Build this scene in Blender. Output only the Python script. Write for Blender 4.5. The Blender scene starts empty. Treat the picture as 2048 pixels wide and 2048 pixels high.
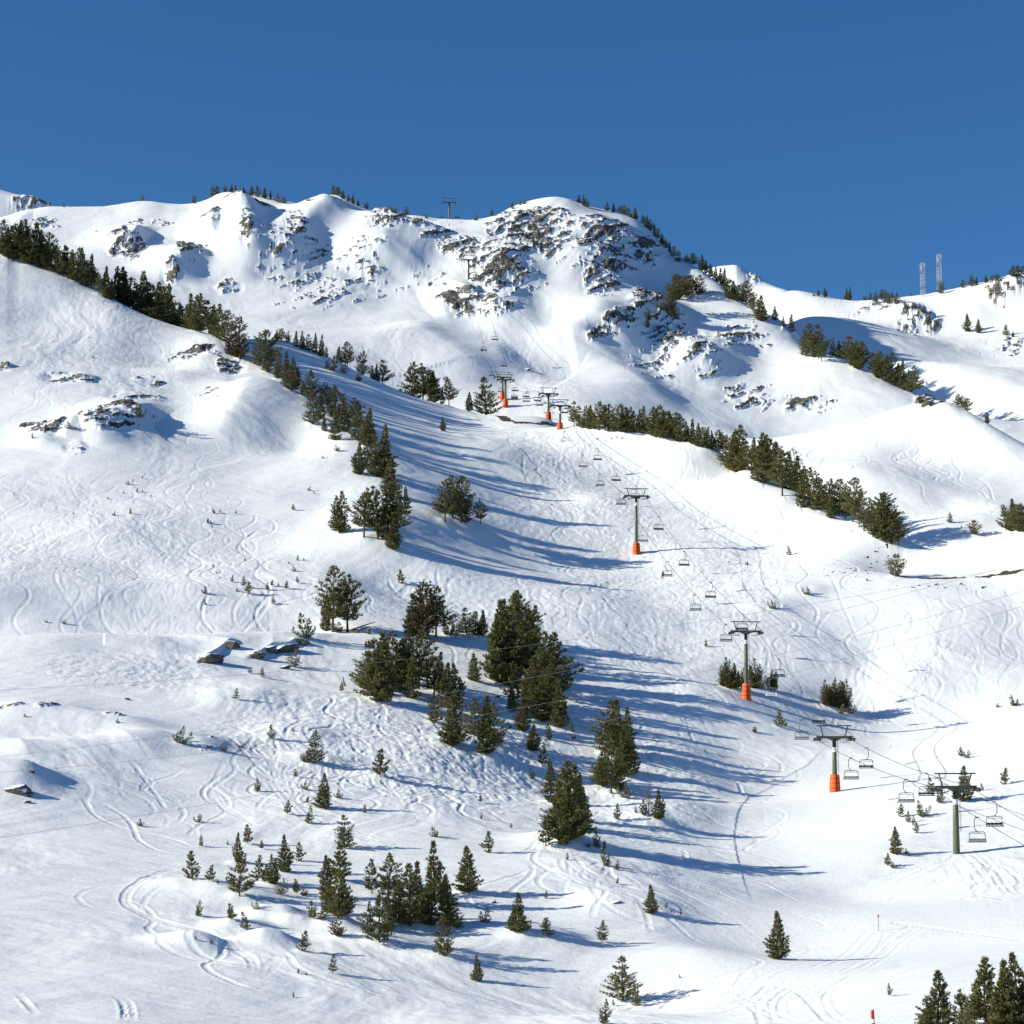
SUN_EL_DEG, SUN_AZ_DEG, SUN_STRENGTH, SKY_STRENGTH, EXPOSURE, USE_DENOISE = 23.5, -98.0, 4.8, 0.083, 0.37, True
import bpy, bmesh, math, random
import numpy as np
from mathutils import Vector, Matrix

random.seed(7)
rng = np.random.default_rng(11)
sc = bpy.context.scene
COL = sc.collection

# ------------------------------------------------------------------ camera model
F = 4500.0            # focal length in photo pixels (photo 2048 px wide)
V0 = 1450.0           # eye level in the photo
K = F / 2844.0        # distances below were estimated for a shorter lens
PITCH = math.atan((V0 - 1024.0) / F)
CP, SP = math.cos(PITCH), math.sin(PITCH)


def ray(u, v):
    """photo pixel -> (bearing, tangent of elevation)"""
    x = (np.asarray(u, float) - 1024.0) / F
    y = (1024.0 - np.asarray(v, float)) / F
    dx, dy, dz = x, CP - y * SP, SP + y * CP
    return np.arctan2(dx, dy), dz / np.hypot(dx, dy)


def project(x, y, z):
    """world point -> photo pixel"""
    a = y * CP + z * SP
    b = -y * SP + z * CP
    return 1024.0 + F * x / a, 1024.0 - F * b / a


def point(u, v, d):
    th, te = ray(u, v)
    r = np.asarray(d, float) * K
    return r * np.sin(th), r * np.cos(th), r * te


# ------------------------------------------------------------------ survey points of the terrain
CREST = """25,425,590 70,412,595 130,413,600 200,412,600 240,405,600 280,400,600 330,408,605 380,407,605 410,397,605 430,385,605
460,381,605 500,388,605 540,396,605 570,406,605 600,406,603 625,395,602 650,387,600 668,387,600 690,400,600 720,412,600 760,421,597
800,426,595 870,437,590 898,438,588 930,439,588 960,440,590 985,432,595 1010,420,600 1040,408,605 1080,397,610 1125,392,612 1150,402,612
1180,414,610 1220,421,608 1260,431,603 1290,447,598 1310,466,594 1330,492,590 1360,516,585 1390,530,580 1410,545,577"""
SPUR = """1440,565,572 1480,597,566 1520,633,560 1560,648,555 1590,662,550 1640,715,538 1690,728,533 1750,752,525 1800,780,518 1840,800,512"""
RIDGE_L = """0,492,450 50,507,448 100,530,445 150,560,442 200,588,440 250,616,436 300,638,432 350,654,427 400,666,420 440,676,412 470,692,405 505,716,400
540,740,395 570,770,385 600,800,375 630,832,365 660,860,355 690,890,347 720,920,340 745,950,332 760,980,325 775,1030,312 785,1070,303 790,1095,298"""
SHOULDER = """480,682,432 520,682,436 555,683,439 590,690,440 620,705,442 650,720,445 685,740,446 720,760,445 760,780,445 800,800,445 850,808,442 900,816,440
940,826,440 975,833,440 1010,840,438"""
RIDGE_R = """1060,848,418 1100,853,410 1150,855,410 1220,860,406 1300,868,400 1340,876,394 1380,885,388 1440,900,379 1500,940,369 1560,975,362 1620,1010,352 1700,1050,341
1760,1080,334 1810,1100,330"""
HILL = """1560,878,455 1600,870,454 1650,862,452 1700,848,451 1750,835,450 1790,822,448 1830,810,446 1880,803,444 1920,815,440 1950,832,436 1980,850,432
2010,868,428 2048,890,425"""
DOME = """1800,1142,316 1830,1128,317 1870,1110,318 1905,1095,319 1940,1082,319 1970,1073,320 2000,1066,320 2048,1062,320"""
LIP = """0,1275,240 75,1274,241 150,1272,242 225,1270,243 300,1268,245 375,1266,246 450,1262,248 520,1260,250 600,1258,252"""
FAR_R = """1480,537,760 1510,545,755 1540,566,745 1580,580,730 1620,588,715 1660,593,705 1700,600,700 1740,601,695 1790,596,690 1850,590,690 1890,583,690 1930,575,690
1980,562,690 2020,555,690 2048,546,690"""
FAR_L = """-60,372,800 0,380,780 30,385,780 60,392,780 95,410,770"""
OPEN = """0,600,420 0,700,395 0,850,355 0,950,330 0,1100,290 0,1200,262 100,620,418 100,800,365 200,700,400 200,900,340 200,1050,300 300,750,385 300,870,350
300,1000,318 300,1150,278 400,720,400 400,850,358 420,980,325 400,1100,292 400,1200,266 500,780,380 500,900,350 550,1000,320 550,1150,280 600,900,352
600,1050,308 650,1000,322 700,1080,300 700,1180,275 200,1200,264
700,800,395 800,850,375 800,900,358 850,850,390 900,900,366 900,1000,331 950,850,418 1000,900,372 1000,1000,340 900,1080,310 1000,1100,315 1100,1000,352
1100,900,380 1200,900,380 1200,1000,350 1273,1115,326 1100,1150,305 900,1150,290 1000,1200,285 1200,1200,292 1300,1200,299 1300,950,372 1400,1000,355
1400,1100,328 1450,950,370 1500,1020,346 1600,1060,336
100,470,565 200,500,555 300,540,545 400,560,540 500,600,530 600,600,530 700,640,520 780,600,535 850,640,520 900,600,535 937,557,542 950,640,525 1000,600,529
1080,600,536 1150,560,547 600,660,505 700,720,488 800,740,488 900,720,495 950,760,487 1000,700,507 1000,780,485 1010,815,474 1100,660,523 1150,690,515
1080,715,512 1150,725,512 1190,730,512 1100,770,490 1200,800,482 1150,800,478 1250,790,492 1330,832,482 1300,765,505 1400,850,476 1097,841,427 1120,856,402
1040,838,445
1240,720,517 1300,690,528 1350,640,540 1400,640,543 1450,700,528 1500,700,533 1550,750,519 1600,780,510 1650,790,508 1700,802,505 1750,815,503 1420,850,480
1500,870,468 1300,560,566 1350,570,566 1250,600,544 1200,640,525 1200,690,521
1600,640,620 1700,680,600 1800,740,572 1900,760,562 2000,780,550 1950,700,620 2048,760,560 1850,660,650 2000,640,655 1700,630,660 2048,690,625 1550,600,690
1880,730,590 1980,735,592
1650,900,430 1750,900,425 1850,900,427 1950,920,420 2048,960,412 1850,980,398 1750,950,402 1900,1020,391 2000,1010,390 2048,1020,390 1820,1060,374 1880,1080,368
1560,920,425 1640,950,405
1790,1156,305 1900,1160,303 2000,1147,304 2048,1138,304
1500,1100,330 1600,1100,327 1700,1130,314 1500,1200,302 1650,1200,300 1800,1220,294 1950,1220,292 2048,1230,291 1300,1300,280 1400,1300,284 1493,1403,261
1600,1300,283 1750,1300,284 1900,1300,281 2048,1300,283 1600,1400,268 1700,1360,275 1820,1350,273
1600,1530,236 1700,1420,269 1500,1590,226 1462,1660,204 1490,1800,171 1600,1700,191 1750,1480,255 1900,1410,267 2048,1350,273 1670,1587,219
1913,1705,187 2048,1550,215 2048,1450,242 2048,1650,195 1900,1550,226 1800,1600,209 1800,1500,242 1750,1700,187 1600,1620,211 2048,1780,172 1900,1800,170
1700,1800,175 1600,1830,165 1757,1838,162 1550,1917,152 1400,1900,147 1700,1950,138 1900,1950,135 1745,2040,118 2000,2040,110 1400,2040,128 1250,2000,138
1200,2040,130 1480,1500,244 1400,1560,226
0,2040,118 200,2040,118 400,2040,120 700,2040,124 1000,2040,126 0,1900,136 200,1900,136 400,1900,138 600,1920,136 800,1900,142 1000,1900,145 1200,1880,153
1300,1830,161 0,1750,156 200,1750,157 400,1770,155 600,1760,158 800,1750,163 1000,1720,172 1200,1730,172 1400,1720,185 0,1640,172 200,1640,174 400,1620,180
600,1620,182 800,1600,190 1000,1600,198 1200,1600,213 1350,1600,208 0,1540,186 200,1560,185 300,1560,188 450,1550,192 650,1530,200 800,1500,208 1000,1500,219
1200,1500,228 1380,1500,236 0,1470,200 200,1480,199 350,1485,200 0,1400,212 200,1380,217 400,1400,216 600,1400,222 750,1400,228 900,1420,230 1050,1420,240
1200,1400,250 1380,1400,256 0,1300,234 200,1300,236 400,1300,239 550,1300,244 650,1280,250 750,1270,256 850,1270,262 950,1270,267 1100,1290,272 1200,1300,275
0,1245,257 100,1245,257 200,1245,258 300,1245,259 400,1245,260 500,1245,261 600,1235,263 800,1200,280 750,1120,292 800,1100,300"""


def parse(s):
    return [tuple(float(q) for q in p.split(',')) for p in s.split()]


survey = []


def tilt(u, v, d):
    """the near slopes lie a little flatter across than first estimated"""
    w = min(max((v - 1020) / 220, 0), 1) * (1 - .5 * min(max((v - 1650) / 250, 0), 1))
    e = min(max((v - 1020) / 160, 0), 1) * min(max((1500 - v) / 100, 0), 1) * float(np.interp(u, [1620, 2048], [0, 7]))
    return d + w * d / 230.0 * float(np.interp(u, [0, 600, 900, 1200, 1380, 1500, 1650], [9, 6, 2, -3, -4.5, -4, 0])) + e


def behind(lst, dd, dz):
    """ground that drops away behind a ridge line"""
    for u, v, d in lst:
        d = tilt(u, v, d)
        x, y, z = point(u, v, d)
        r = math.hypot(x, y)
        s = (r + dd * K) / r
        survey.append((float(x * s), float(y * s), float(z - dz)))


def keep(lst):
    for u, v, d in lst:
        d = tilt(u, v, d)
        survey.append(tuple(float(q) for q in point(u, v, d)))
        # carry the edges of the view on to both sides
        if u <= 60 and u >= 0:
            for off in (-420, -900):
                survey.append(tuple(float(q) for q in point(u + off, v, d)))
        if u >= 1985:
            for off in (420, 900):
                survey.append(tuple(float(q) for q in point(u + off, v, d)))


crest, spur, ridge_l, shoulder = parse(CREST), parse(SPUR), parse(RIDGE_L), parse(SHOULDER)
ridge_r, hill, dome, lip, far_r, far_l = parse(RIDGE_R), parse(HILL), parse(DOME), parse(LIP), parse(FAR_R), parse(FAR_L)
for lst in (crest, spur, ridge_l, shoulder, ridge_r, hill, dome, lip, far_r, far_l, parse(OPEN)):
    keep(lst)
behind(crest[::2], 14, 3.5)
behind(crest, 45, 16)
behind(crest[::3], 110, 60)
behind(spur, 26, 15)
behind([p for p in ridge_l if p[0] <= 470], 18, 5)
behind(shoulder[1:], 20, 2.5)
behind(ridge_r[3:-2], 18, 7)
behind(hill, 14, 5)
behind(dome, 14, 7)
behind(lip, 7, .6)
behind(far_r, 60, 25)
behind(far_l, 60, 40)
for uu in (-900, 0, 1000, 2048, 2900):
    for dd, zz in ((60, -24.5), (25, -22.5), (12, -21)):
        x, y, _ = point(uu, 1450, dd)
        survey.append((float(x), float(y), zz))
S = np.array(survey)
# drop near-duplicates
_keep = []
for i in range(len(S)):
    if all((S[i, 0] - S[j, 0]) ** 2 + (S[i, 1] - S[j, 1]) ** 2 > 4.0 for j in _keep):
        _keep.append(i)
S = S[_keep]
P = S[:, :2] / 200.0


def tps(r2):
    return 0.5 * r2 * np.log(r2 + 1e-12)


n = len(P)
A = np.zeros((n + 3, n + 3))
r2 = ((P[:, None, :] - P[None, :, :]) ** 2).sum(-1)
A[:n, :n] = tps(r2) + np.eye(n) * 2e-5
A[:n, n] = 1
A[:n, n + 1:] = P
A[n, :n] = 1
A[n + 1:, :n] = P.T
W = np.linalg.solve(A, np.concatenate([S[:, 2], np.zeros(3)]))

# ------------------------------------------------------------------ polar grid
in_view = np.arange(-20.0, 2069.0, 2.0)
side = 2068.0 + np.cumsum(np.linspace(2.2, 22.0, 75))
cols_u = np.concatenate([(-(side - 2048.0))[::-1], in_view, side])
TH = np.arctan2((cols_u - 1024.0) / F, 1.0)
R0, R1, NR = 18.0, 830.0 * K, 1900
lr = np.concatenate([np.linspace(math.log(R0), math.log(105 * K), 160)[:-1], np.linspace(math.log(105 * K), math.log(640 * K), NR - 230), np.linspace(math.log(640 * K), math.log(R1), 72)[1:]])
RR = np.exp(lr)
NR, NC = len(RR), len(TH)


def hat_matrix(xs, knots):
    """Catmull-Rom interpolation matrix from (non-uniform) knots to xs"""
    m = np.zeros((len(xs), len(knots)))
    idx = np.clip(np.searchsorted(knots, xs) - 1, 0, len(knots) - 2)
    t = (xs - knots[idx]) / (knots[idx + 1] - knots[idx])
    w = [-0.5 * t ** 3 + t ** 2 - 0.5 * t, 1.5 * t ** 3 - 2.5 * t ** 2 + 1, -1.5 * t ** 3 + 2 * t ** 2 + 0.5 * t, 0.5 * t ** 3 - 0.5 * t ** 2]
    for q in range(4):
        j = np.clip(idx + q - 1, 0, len(knots) - 1)
        np.add.at(m, (np.arange(len(xs)), j), w[q])
    return m


ck_t = np.linspace(TH[0], TH[-1], 260)
ck_r = np.linspace(lr[0], lr[-1], 420)
ct, cr = np.meshgrid(ck_t, np.exp(ck_r))
Q = np.stack([cr * np.sin(ct), cr * np.cos(ct)], -1).reshape(-1, 2) / 200.0
zc = np.empty(len(Q))
for a in range(0, len(Q), 20000):
    q = Q[a:a + 20000]
    d2 = ((q[:, None, :] - P[None, :, :]) ** 2).sum(-1)
    zc[a:a + 20000] = tps(d2) @ W[:n] + W[n] + q @ W[n + 1:]
zc = zc.reshape(ct.shape)
Z = hat_matrix(lr, ck_r) @ zc @ hat_matrix(TH, ck_t).T
X = RR[:, None] * np.sin(TH)[None, :]
Y = RR[:, None] * np.cos(TH)[None, :]

# ------------------------------------------------------------------ helpers on the grid
def smooth(a, b, x):
    t = np.clip((x - a) / (b - a), 0, 1)
    return t * t * (3 - 2 * t)


def grid_index(x, y):
    th = np.arctan2(x, y)
    r = np.hypot(x, y)
    c = np.interp(th, TH, np.arange(NC))
    q = np.interp(np.log(np.maximum(r, R0)), lr, np.arange(NR))
    return q, c


def height(x, y):
    """ground height at world x, y"""
    q, c = grid_index(np.asarray(x, float), np.asarray(y, float))
    i = np.clip(q.astype(int), 0, NR - 2)
    j = np.clip(c.astype(int), 0, NC - 2)
    a, b = q - i, c - j
    return (Z[i, j] * (1 - a) * (1 - b) + Z[i + 1, j] * a * (1 - b) + Z[i, j + 1] * (1 - a) * b + Z[i + 1, j + 1] * a * b)


def raycast(u, v, dmax=None, dmin=None):
    """the first ground seen through a photo pixel; beyond dmax (m) it falls back to the ground at that distance"""
    th, te = ray(u, v)
    c = np.interp(th, TH, np.arange(NC))
    j = int(np.clip(int(c), 0, NC - 2))
    b = c - j
    zz = Z[:, j] * (1 - b) + Z[:, j + 1] * b
    tan = zz / RR
    start = 0 if dmin is None else int(np.searchsorted(RR, dmin))
    hit = np.nonzero(tan[start:] >= te)[0]
    k = (hit[0] + start) if len(hit) else NR - 1
    if k > start and k > 0 and len(hit):
        t0, t1 = tan[k - 1], tan[k]
        f = np.clip((te - t0) / (t1 - t0 + 1e-12), 0, 1)
        r = RR[k - 1] + f * (RR[k] - RR[k - 1])
    else:
        r = RR[k]
    if dmax is not None and r > dmax:
        r = dmax
    x, y = r * math.sin(th), r * math.cos(th)
    return float(x), float(y), float(height(x, y))


def _hash(ix, iy, s):
    h = (ix.astype(np.int64) * 374761393 + iy.astype(np.int64) * 668265263 + s * 1274126177) & 0xFFFFFFFF
    h = ((h ^ (h >> 13)) * 1274126177) & 0xFFFFFFFF
    h = h ^ (h >> 16)
    return h.astype(np.float64) / 4294967295.0 * (2 * math.pi)


def gnoise(x, y, s=0):
    ix, iy = np.floor(x), np.floor(y)
    fx, fy = x - ix, y - iy
    out = []
    for dx in (0, 1):
        for dy in (0, 1):
            g = _hash(ix + dx, iy + dy, s)
            out.append(np.cos(g) * (fx - dx) + np.sin(g) * (fy - dy))
    ux = fx ** 3 * (fx * (fx * 6 - 15) + 10)
    uy = fy ** 3 * (fy * (fy * 6 - 15) + 10)
    a = out[0] * (1 - uy) + out[1] * uy
    b = out[2] * (1 - uy) + out[3] * uy
    return (a * (1 - ux) + b * ux) * 1.5


def fbm(x, y, octaves=4, s=0, gain=0.5):
    t, a, f = 0.0, 1.0, 1.0
    for o in range(octaves):
        t = t + a * gnoise(x * f + 17.3 * o, y * f - 9.1 * o, s + o)
        a *= gain
        f *= 2.03
    return t


U, V = project(X, Y, Z)          # where each ground vertex lies in the photo (used to place features)
DIST = np.hypot(X, Y)


def patch(u, v, ru, rv, s=1.0, d0=0, d1=1e9, rot=0.0):
    """soft elliptical patch given by its outline in the photo and a distance range"""
    c, q = math.cos(math.radians(rot)), math.sin(math.radians(rot))
    du, dv = U - u, V - v
    a = (du * c + dv * q) / ru
    b = (-du * q + dv * c) / rv
    e = np.clip(1.0 - np.sqrt(a * a + b * b), 0, 1)
    return s * smooth(0, 0.6, e) * ((DIST > d0 * K) & (DIST < d1 * K))


def seg_field(pts, reach):
    """distance to, side of and position along a ground polyline, for the grid cells within reach"""
    pts = np.asarray(pts)
    q, c = grid_index(pts[:, 0], pts[:, 1])
    rr = np.hypot(pts[:, 0], pts[:, 1])
    i0 = max(0, int(np.searchsorted(RR, max(R0, rr.min() - reach)) - 1))
    i1 = min(NR, int(np.searchsorted(RR, rr.max() + reach) + 1))
    tt = np.arctan2(pts[:, 0], pts[:, 1])
    m = reach / rr.min()
    j0 = max(0, int(np.searchsorted(TH, tt.min() - m) - 1))
    j1 = min(NC, int(np.searchsorted(TH, tt.max() + m) + 1))
    sl = (slice(i0, i1), slice(j0, j1))
    x, y = X[sl], Y[sl]
    best = np.full(x.shape, 1e9)
    side = np.zeros(x.shape)
    along = np.zeros(x.shape)
    L = np.concatenate([[0], np.cumsum(np.hypot(*np.diff(pts[:, :2], axis=0).T))])
    for k in range(len(pts) - 1):
        ax, ay = pts[k, :2]
        bx, by = pts[k + 1, :2]
        ex, ey = bx - ax, by - ay
        l2 = ex * ex + ey * ey + 1e-9
        t = np.clip(((x - ax) * ex + (y - ay) * ey) / l2, 0, 1)
        dx, dy = x - ax - t * ex, y - ay - t * ey
        d = np.hypot(dx, dy)
        up = d < best
        best = np.where(up, d, best)
        side = np.where(up, dx, side)
        along = np.where(up, L[k] + t * math.sqrt(l2), along)
    return sl, best, side, along / L[-1]


def rib(px, amp, wl, wr, dmin=None, dmax=None):
    """a rounded spur along a line seen in the photo, steeper on its right side"""
    pts = [raycast(u, v, dmin=None if dmin is None else dmin * K, dmax=None if dmax is None else dmax * K) for u, v in px]
    sl, d, side, t = seg_field(pts, 3.2 * max(wl, wr))
    wdt = wl + (wr - wl) * smooth(-.9, .9, side / (d + 1e-6))
    Z[sl] += amp * np.exp(-(d / wdt) ** 2) * np.clip(np.minimum(t, 1 - t) * 4 + 0.04, 0, 1)


def bump(u, v, r, amp, dmax=None):
    x, y, z = raycast(u, v, dmax=None if dmax is None else dmax * K)
    sl, d, side, t = seg_field([(x - r * .3, y), (x + r * .3, y)], 3 * r)
    Z[sl] += amp * np.exp(-(d / r) ** 2)


# spurs on the back wall
rib([(452, 398), (475, 430), (492, 480), (494, 525), (470, 570)], 9, 15, 8, dmin=480)
rib([(455, 402), (500, 408), (550, 418)], 3, 8, 8, dmin=480)
rib([(655, 395), (640, 425), (600, 475), (578, 515), (530, 558)], 9, 15, 9, dmin=480)
rib([(795, 430), (775, 455), (765, 485), (755, 525), (720, 560)], 9, 16, 10, dmin=480)
rib([(870, 450), (830, 500), (790, 550)], 4.5, 12, 8, dmin=480)
rib([(1055, 408), (1005, 455), (945, 500), (890, 560)], 2.5, 18, 18, dmin=480)
rib([(1060, 480), (1040, 520), (1010, 560)], 4, 14, 10, dmin=480)
rib([(1235, 425), (1190, 470), (1168, 520), (1150, 572)], 7, 14, 18, dmin=480)
rib([(1300, 480), (1260, 520), (1225, 570)], 5, 12, 10, dmin=480)
rib([(225, 498), (250, 478), (292, 486)], 5.5, 10, 8, dmin=480)
rib([(395, 500), (360, 535), (335, 565)], 7, 12, 8, dmin=480)
rib([(440, 440), (410, 455), (395, 480)], 3, 9, 7, dmin=480)
rib([(960, 575), (920, 600), (850, 615)], 4, 12, 9, dmin=480)
rib([(1345, 600), (1300, 640), (1250, 690), (1195, 730)], 6, 14, 10, dmin=470)
rib([(1060, 728), (1130, 722), (1185, 724), (1250, 768), (1335, 832)], 4.5, 24, 11, dmin=450)
rib([(800, 640), (880, 690), (935, 730), (965, 765)], 2.5, 24, 10, dmin=450)
rib([(1420, 680), (1370, 720), (1330, 760)], 3, 10, 8, dmin=440)
rib([(1500, 680), (1430, 720), (1390, 770)], 3, 10, 8, dmin=440)
rib([(1290, 640), (1380, 690), (1440, 760)], 2, 9, 8, dmin=440)
rib([(1790, 610), (1830, 640), (1850, 660)], 3, 9, 8, dmin=500)
rib([(2040, 560), (2000, 585), (1960, 600)], 4, 12, 9, dmin=500)
# left slope
rib([(140, 890), (215, 860), (275, 835), (320, 845)], 4, 12, 9, dmax=420)
rib([(330, 760), (400, 700), (450, 690)], 2.5, 10, 8, dmax=430)
rib([(520, 765), (485, 830), (450, 900)], 5.0, 9, 15, dmax=420)
rib([(60, 900), (110, 870), (160, 850)], 2, 8, 6, dmax=420)
# foreground terrace and drifts
rib([(-60, 1508), (60, 1504), (160, 1500), (260, 1495), (340, 1486)], 1.5, 6, 7, dmax=215)
bump(350, 1490, 6.5, 1.5, 215)
bump(470, 1400, 6, 0.9)
bump(10, 1560, 5, 2.6)
bump(230, 1447, 5, 1.2)
bump(80, 1432, 6, 1.3)
bump(560, 1390, 9, 1.0)
for u, v, r, a in ((362, 1886, 2.8, .9), (398, 1878, 2.2, .7), (515, 1884, 2.2, .8), (545, 1872, 2.2, .8), (548, 1828, 2.4, 1.2), (590, 1845, 1.5, .8), (480, 1852, 2.6, .9),
                   (385, 1772, 3.5, .9), (480, 1786, 3.5, .8), (672, 1852, 1.7, 1.2), (1255, 1818, 5.0, 1.2), (1125, 1688, 4.5, 1.3), (1300, 1640, 3.0, .8), (1000, 1868, 5, 1.1),
                   (1100, 1876, 3.0, .9), (740, 1886, 4, .7), (890, 1916, 3.5, .7), (590, 1470, 5, .9), (630, 1528, 4, .9), (760, 1556, 3, .6), (780, 1420, 8, 1.0), (960, 1512, 6, 1.0),
                   (1210, 1588, 5, .9), (1420, 1385, 5, .8), (1680, 1428, 4, .9), (1450, 1290, 6, .4), (1540, 1216, 5, .8), (1615, 1188, 4, .8), (1250, 1880, 6, .8), (1225, 2045, 5, .8)):
    bump(u, v, r, a)


def ledge(px, amp, back=6.0):
    """a low rock step facing the viewer, with the snow lying level behind its edge"""
    pts = [raycast(u, v) for u, v in px]
    sl, d, side, t = seg_field(pts, back * 2.5)
    pa = np.array(pts)
    near_r = np.interp(np.arctan2(X[sl], Y[sl]), np.arctan2(pa[:, 0], pa[:, 1]), np.hypot(pa[:, 0], pa[:, 1]))
    dr = np.hypot(X[sl], Y[sl]) - near_r
    ends = np.clip(np.minimum(t, 1 - t) * 6, 0, 1)
    Z[sl] += amp * ends * smooth(-.5, .45, dr) * np.exp(-np.maximum(dr, 0) / back)


ledge([(392, 1326), (425, 1308), (462, 1288), (482, 1284)], .8)
ledge([(488, 1316), (520, 1312), (545, 1296), (580, 1292), (615, 1276)], .9)
# bumps under the right-hand trees and along the piste edge
for u, v, r, a in ((1490, 960, 7, 1.4), (1545, 1000, 8, 1.6), (1590, 1050, 8, 1.5), (1660, 1085, 9, .5), (1345, 905, 8, .9), (780, 1100, 8, 1.2), (900, 1050, 8, 1.6), (690, 1090, 9, 1.2)):
    bump(u, v, r, a, 420)

# ------------------------------------------------------------------ rock, bare ground and groomed snow
ROCK = np.zeros_like(Z)
for p in ((1060, 475, 125, 85, .98, 480, 700), (1010, 545, 105, 60, .96, 480, 700), (1095, 425, 60, 36, .95, 480, 700), (1215, 500, 100, 85, 1.0, 480, 700), (1215, 565, 75, 50, .95, 480, 700),
          (925, 500, 60, 30, .95, 480, 700), (1290, 510, 55, 60, .95, 480, 700), (950, 612, 115, 34, .95, 480, 700), (1240, 670, 48, 36, 1.05, 480, 600), (1295, 625, 48, 45, 1.0, 480, 600),
          (1198, 700, 38, 26, 1.0, 480, 600), (1345, 690, 80, 60, .8, 440, 600), (1400, 730, 60, 50, .75, 440, 600), (1480, 680, 80, 45, .7, 440, 600), (1310, 735, 70, 35, .7, 440, 600),
          (502, 424, 62, 28, 1.1, 480, 700), (490, 500, 20, 46, 1.1, 480, 700), (455, 575, 38, 18, 1.0, 480, 700), (378, 522, 50, 36, .95, 480, 700), (342, 560, 26, 16, .95, 480, 700),
          (418, 455, 34, 22, .95, 480, 700), (250, 497, 55, 32, 1.0, 480, 700), (592, 480, 32, 42, 1.0, 480, 700), (568, 528, 50, 26, .95, 480, 700), (665, 402, 45, 26, .85, 480, 700),
          (775, 462, 52, 48, .9, 480, 700), (735, 520, 50, 20, .7, 480, 700), (690, 560, 130, 60, .55, 480, 700), (865, 470, 60, 34, .75, 480, 700), (620, 545, 150, 80, .5, 480, 700),
          (300, 440, 60, 14, .6, 480, 700), (190, 470, 30, 10, .6, 480, 700), (860, 560, 60, 40, .5, 480, 700), (90, 440, 40, 16, .6, 480, 700),
          (215, 862, 88, 38, .95, 300, 420), (260, 846, 36, 20, 1.35, 300, 420), (130, 755, 60, 15, .95, 300, 430), (172, 757, 30, 12, 1.0, 300, 430), (8, 736, 18, 12, 1.1, 300, 430),
          (385, 704, 80, 22, .85, 300, 440), (285, 760, 60, 14, .7, 300, 440), (270, 795, 80, 16, .7, 300, 440), (430, 795, 46, 20, .8, 300, 440), (95, 872, 55, 20, .95, 300, 430),
          (60, 865, 40, 14, .8, 300, 430), (460, 730, 40, 20, .9, 300, 440), (150, 900, 30, 14, .8, 300, 430),
          (60, 402, 75, 20, 1.0, 700, 900), (1995, 585, 42, 32, 1.1, 560, 760), (2040, 562, 30, 30, 1.1, 560, 760), (1825, 640, 42, 38, 1.0, 500, 700), (1860, 650, 30, 24, 1.0, 500, 700),
          (1760, 612, 90, 18, .7, 500, 720), (2025, 690, 40, 24, .7, 500, 700), (1845, 803, 30, 14, .9, 400, 560), (1600, 805, 110, 26, .6, 430, 560), (1490, 790, 70, 40, .6, 430, 560),
          (1520, 545, 60, 16, .8, 700, 800), (60, 1432, 90, 9, .8, 180, 240), (228, 1440, 38, 10, .8, 180, 240), (420, 1498, 46, 22, .75, 180, 240), (60, 1545, 60, 10, .7, 170, 220),
          (1350, 480, 40, 40, .8, 480, 700), (1580, 655, 60, 14, .5, 480, 600)):
    ROCK = np.maximum(ROCK, patch(*p))
ROCK *= np.where(DIST > 480 * K, smooth(4, 18, (DIST > 690 * K) * 99 + V - np.interp(U, [q[0] for q in crest], [q[1] for q in crest])), 1.0)
# beds of the rock dip towards the lower left
_a = (X * 0.75 + Z * 0.66)
_b = (Z * 0.75 - X * 0.66)
wx = fbm(X / 30, Y / 30 + Z / 30, 3, 5) * 4
n1 = fbm((_a + wx) / 12, (_b + wx + Y * .35) / 3.4, 4, 21, 0.6)
n2 = fbm(X / 3.1, (Z + Y * .4) / 2.6, 3, 33, 0.6)
thr = 0.92 - 1.12 * np.clip(ROCK, 0, 1.4)
bare = smooth(-0.02, 0.16, n1 + 0.42 * n2 - thr) * (ROCK > 0.02)
CLIFF = np.clip(ROCK, 0, 1)
Z += bare * (0.6 + 0.7 * np.clip(n1, 0, 1)) * (0.35 + 0.65 * CLIFF) * smooth(60, 500, DIST) * np.where(DIST < 690, .5, 1.0)
Z += CLIFF * (fbm(X / 16, (Y + Z) / 16, 4, 51) * 1.2 + bare * n2 * 0.5) * smooth(150, 600, DIST)
ROCK = bare * .8

EARTH = np.zeros_like(Z)


def strip(px, half, s, dmin=None, dmax=None):
    global EARTH
    pts = [raycast(u, v, dmin=None if dmin is None else dmin * K, dmax=None if dmax is None else dmax * K) for u, v in px]
    sl, d, side, t = seg_field(pts, half * 2.5)
    m = s * (1 - smooth(half * .3, half, d + half * .6 * fbm(X[sl] / 3, Y[sl] / 3, 3, 71)))
    EARTH[sl] = np.maximum(EARTH[sl], m)


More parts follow.
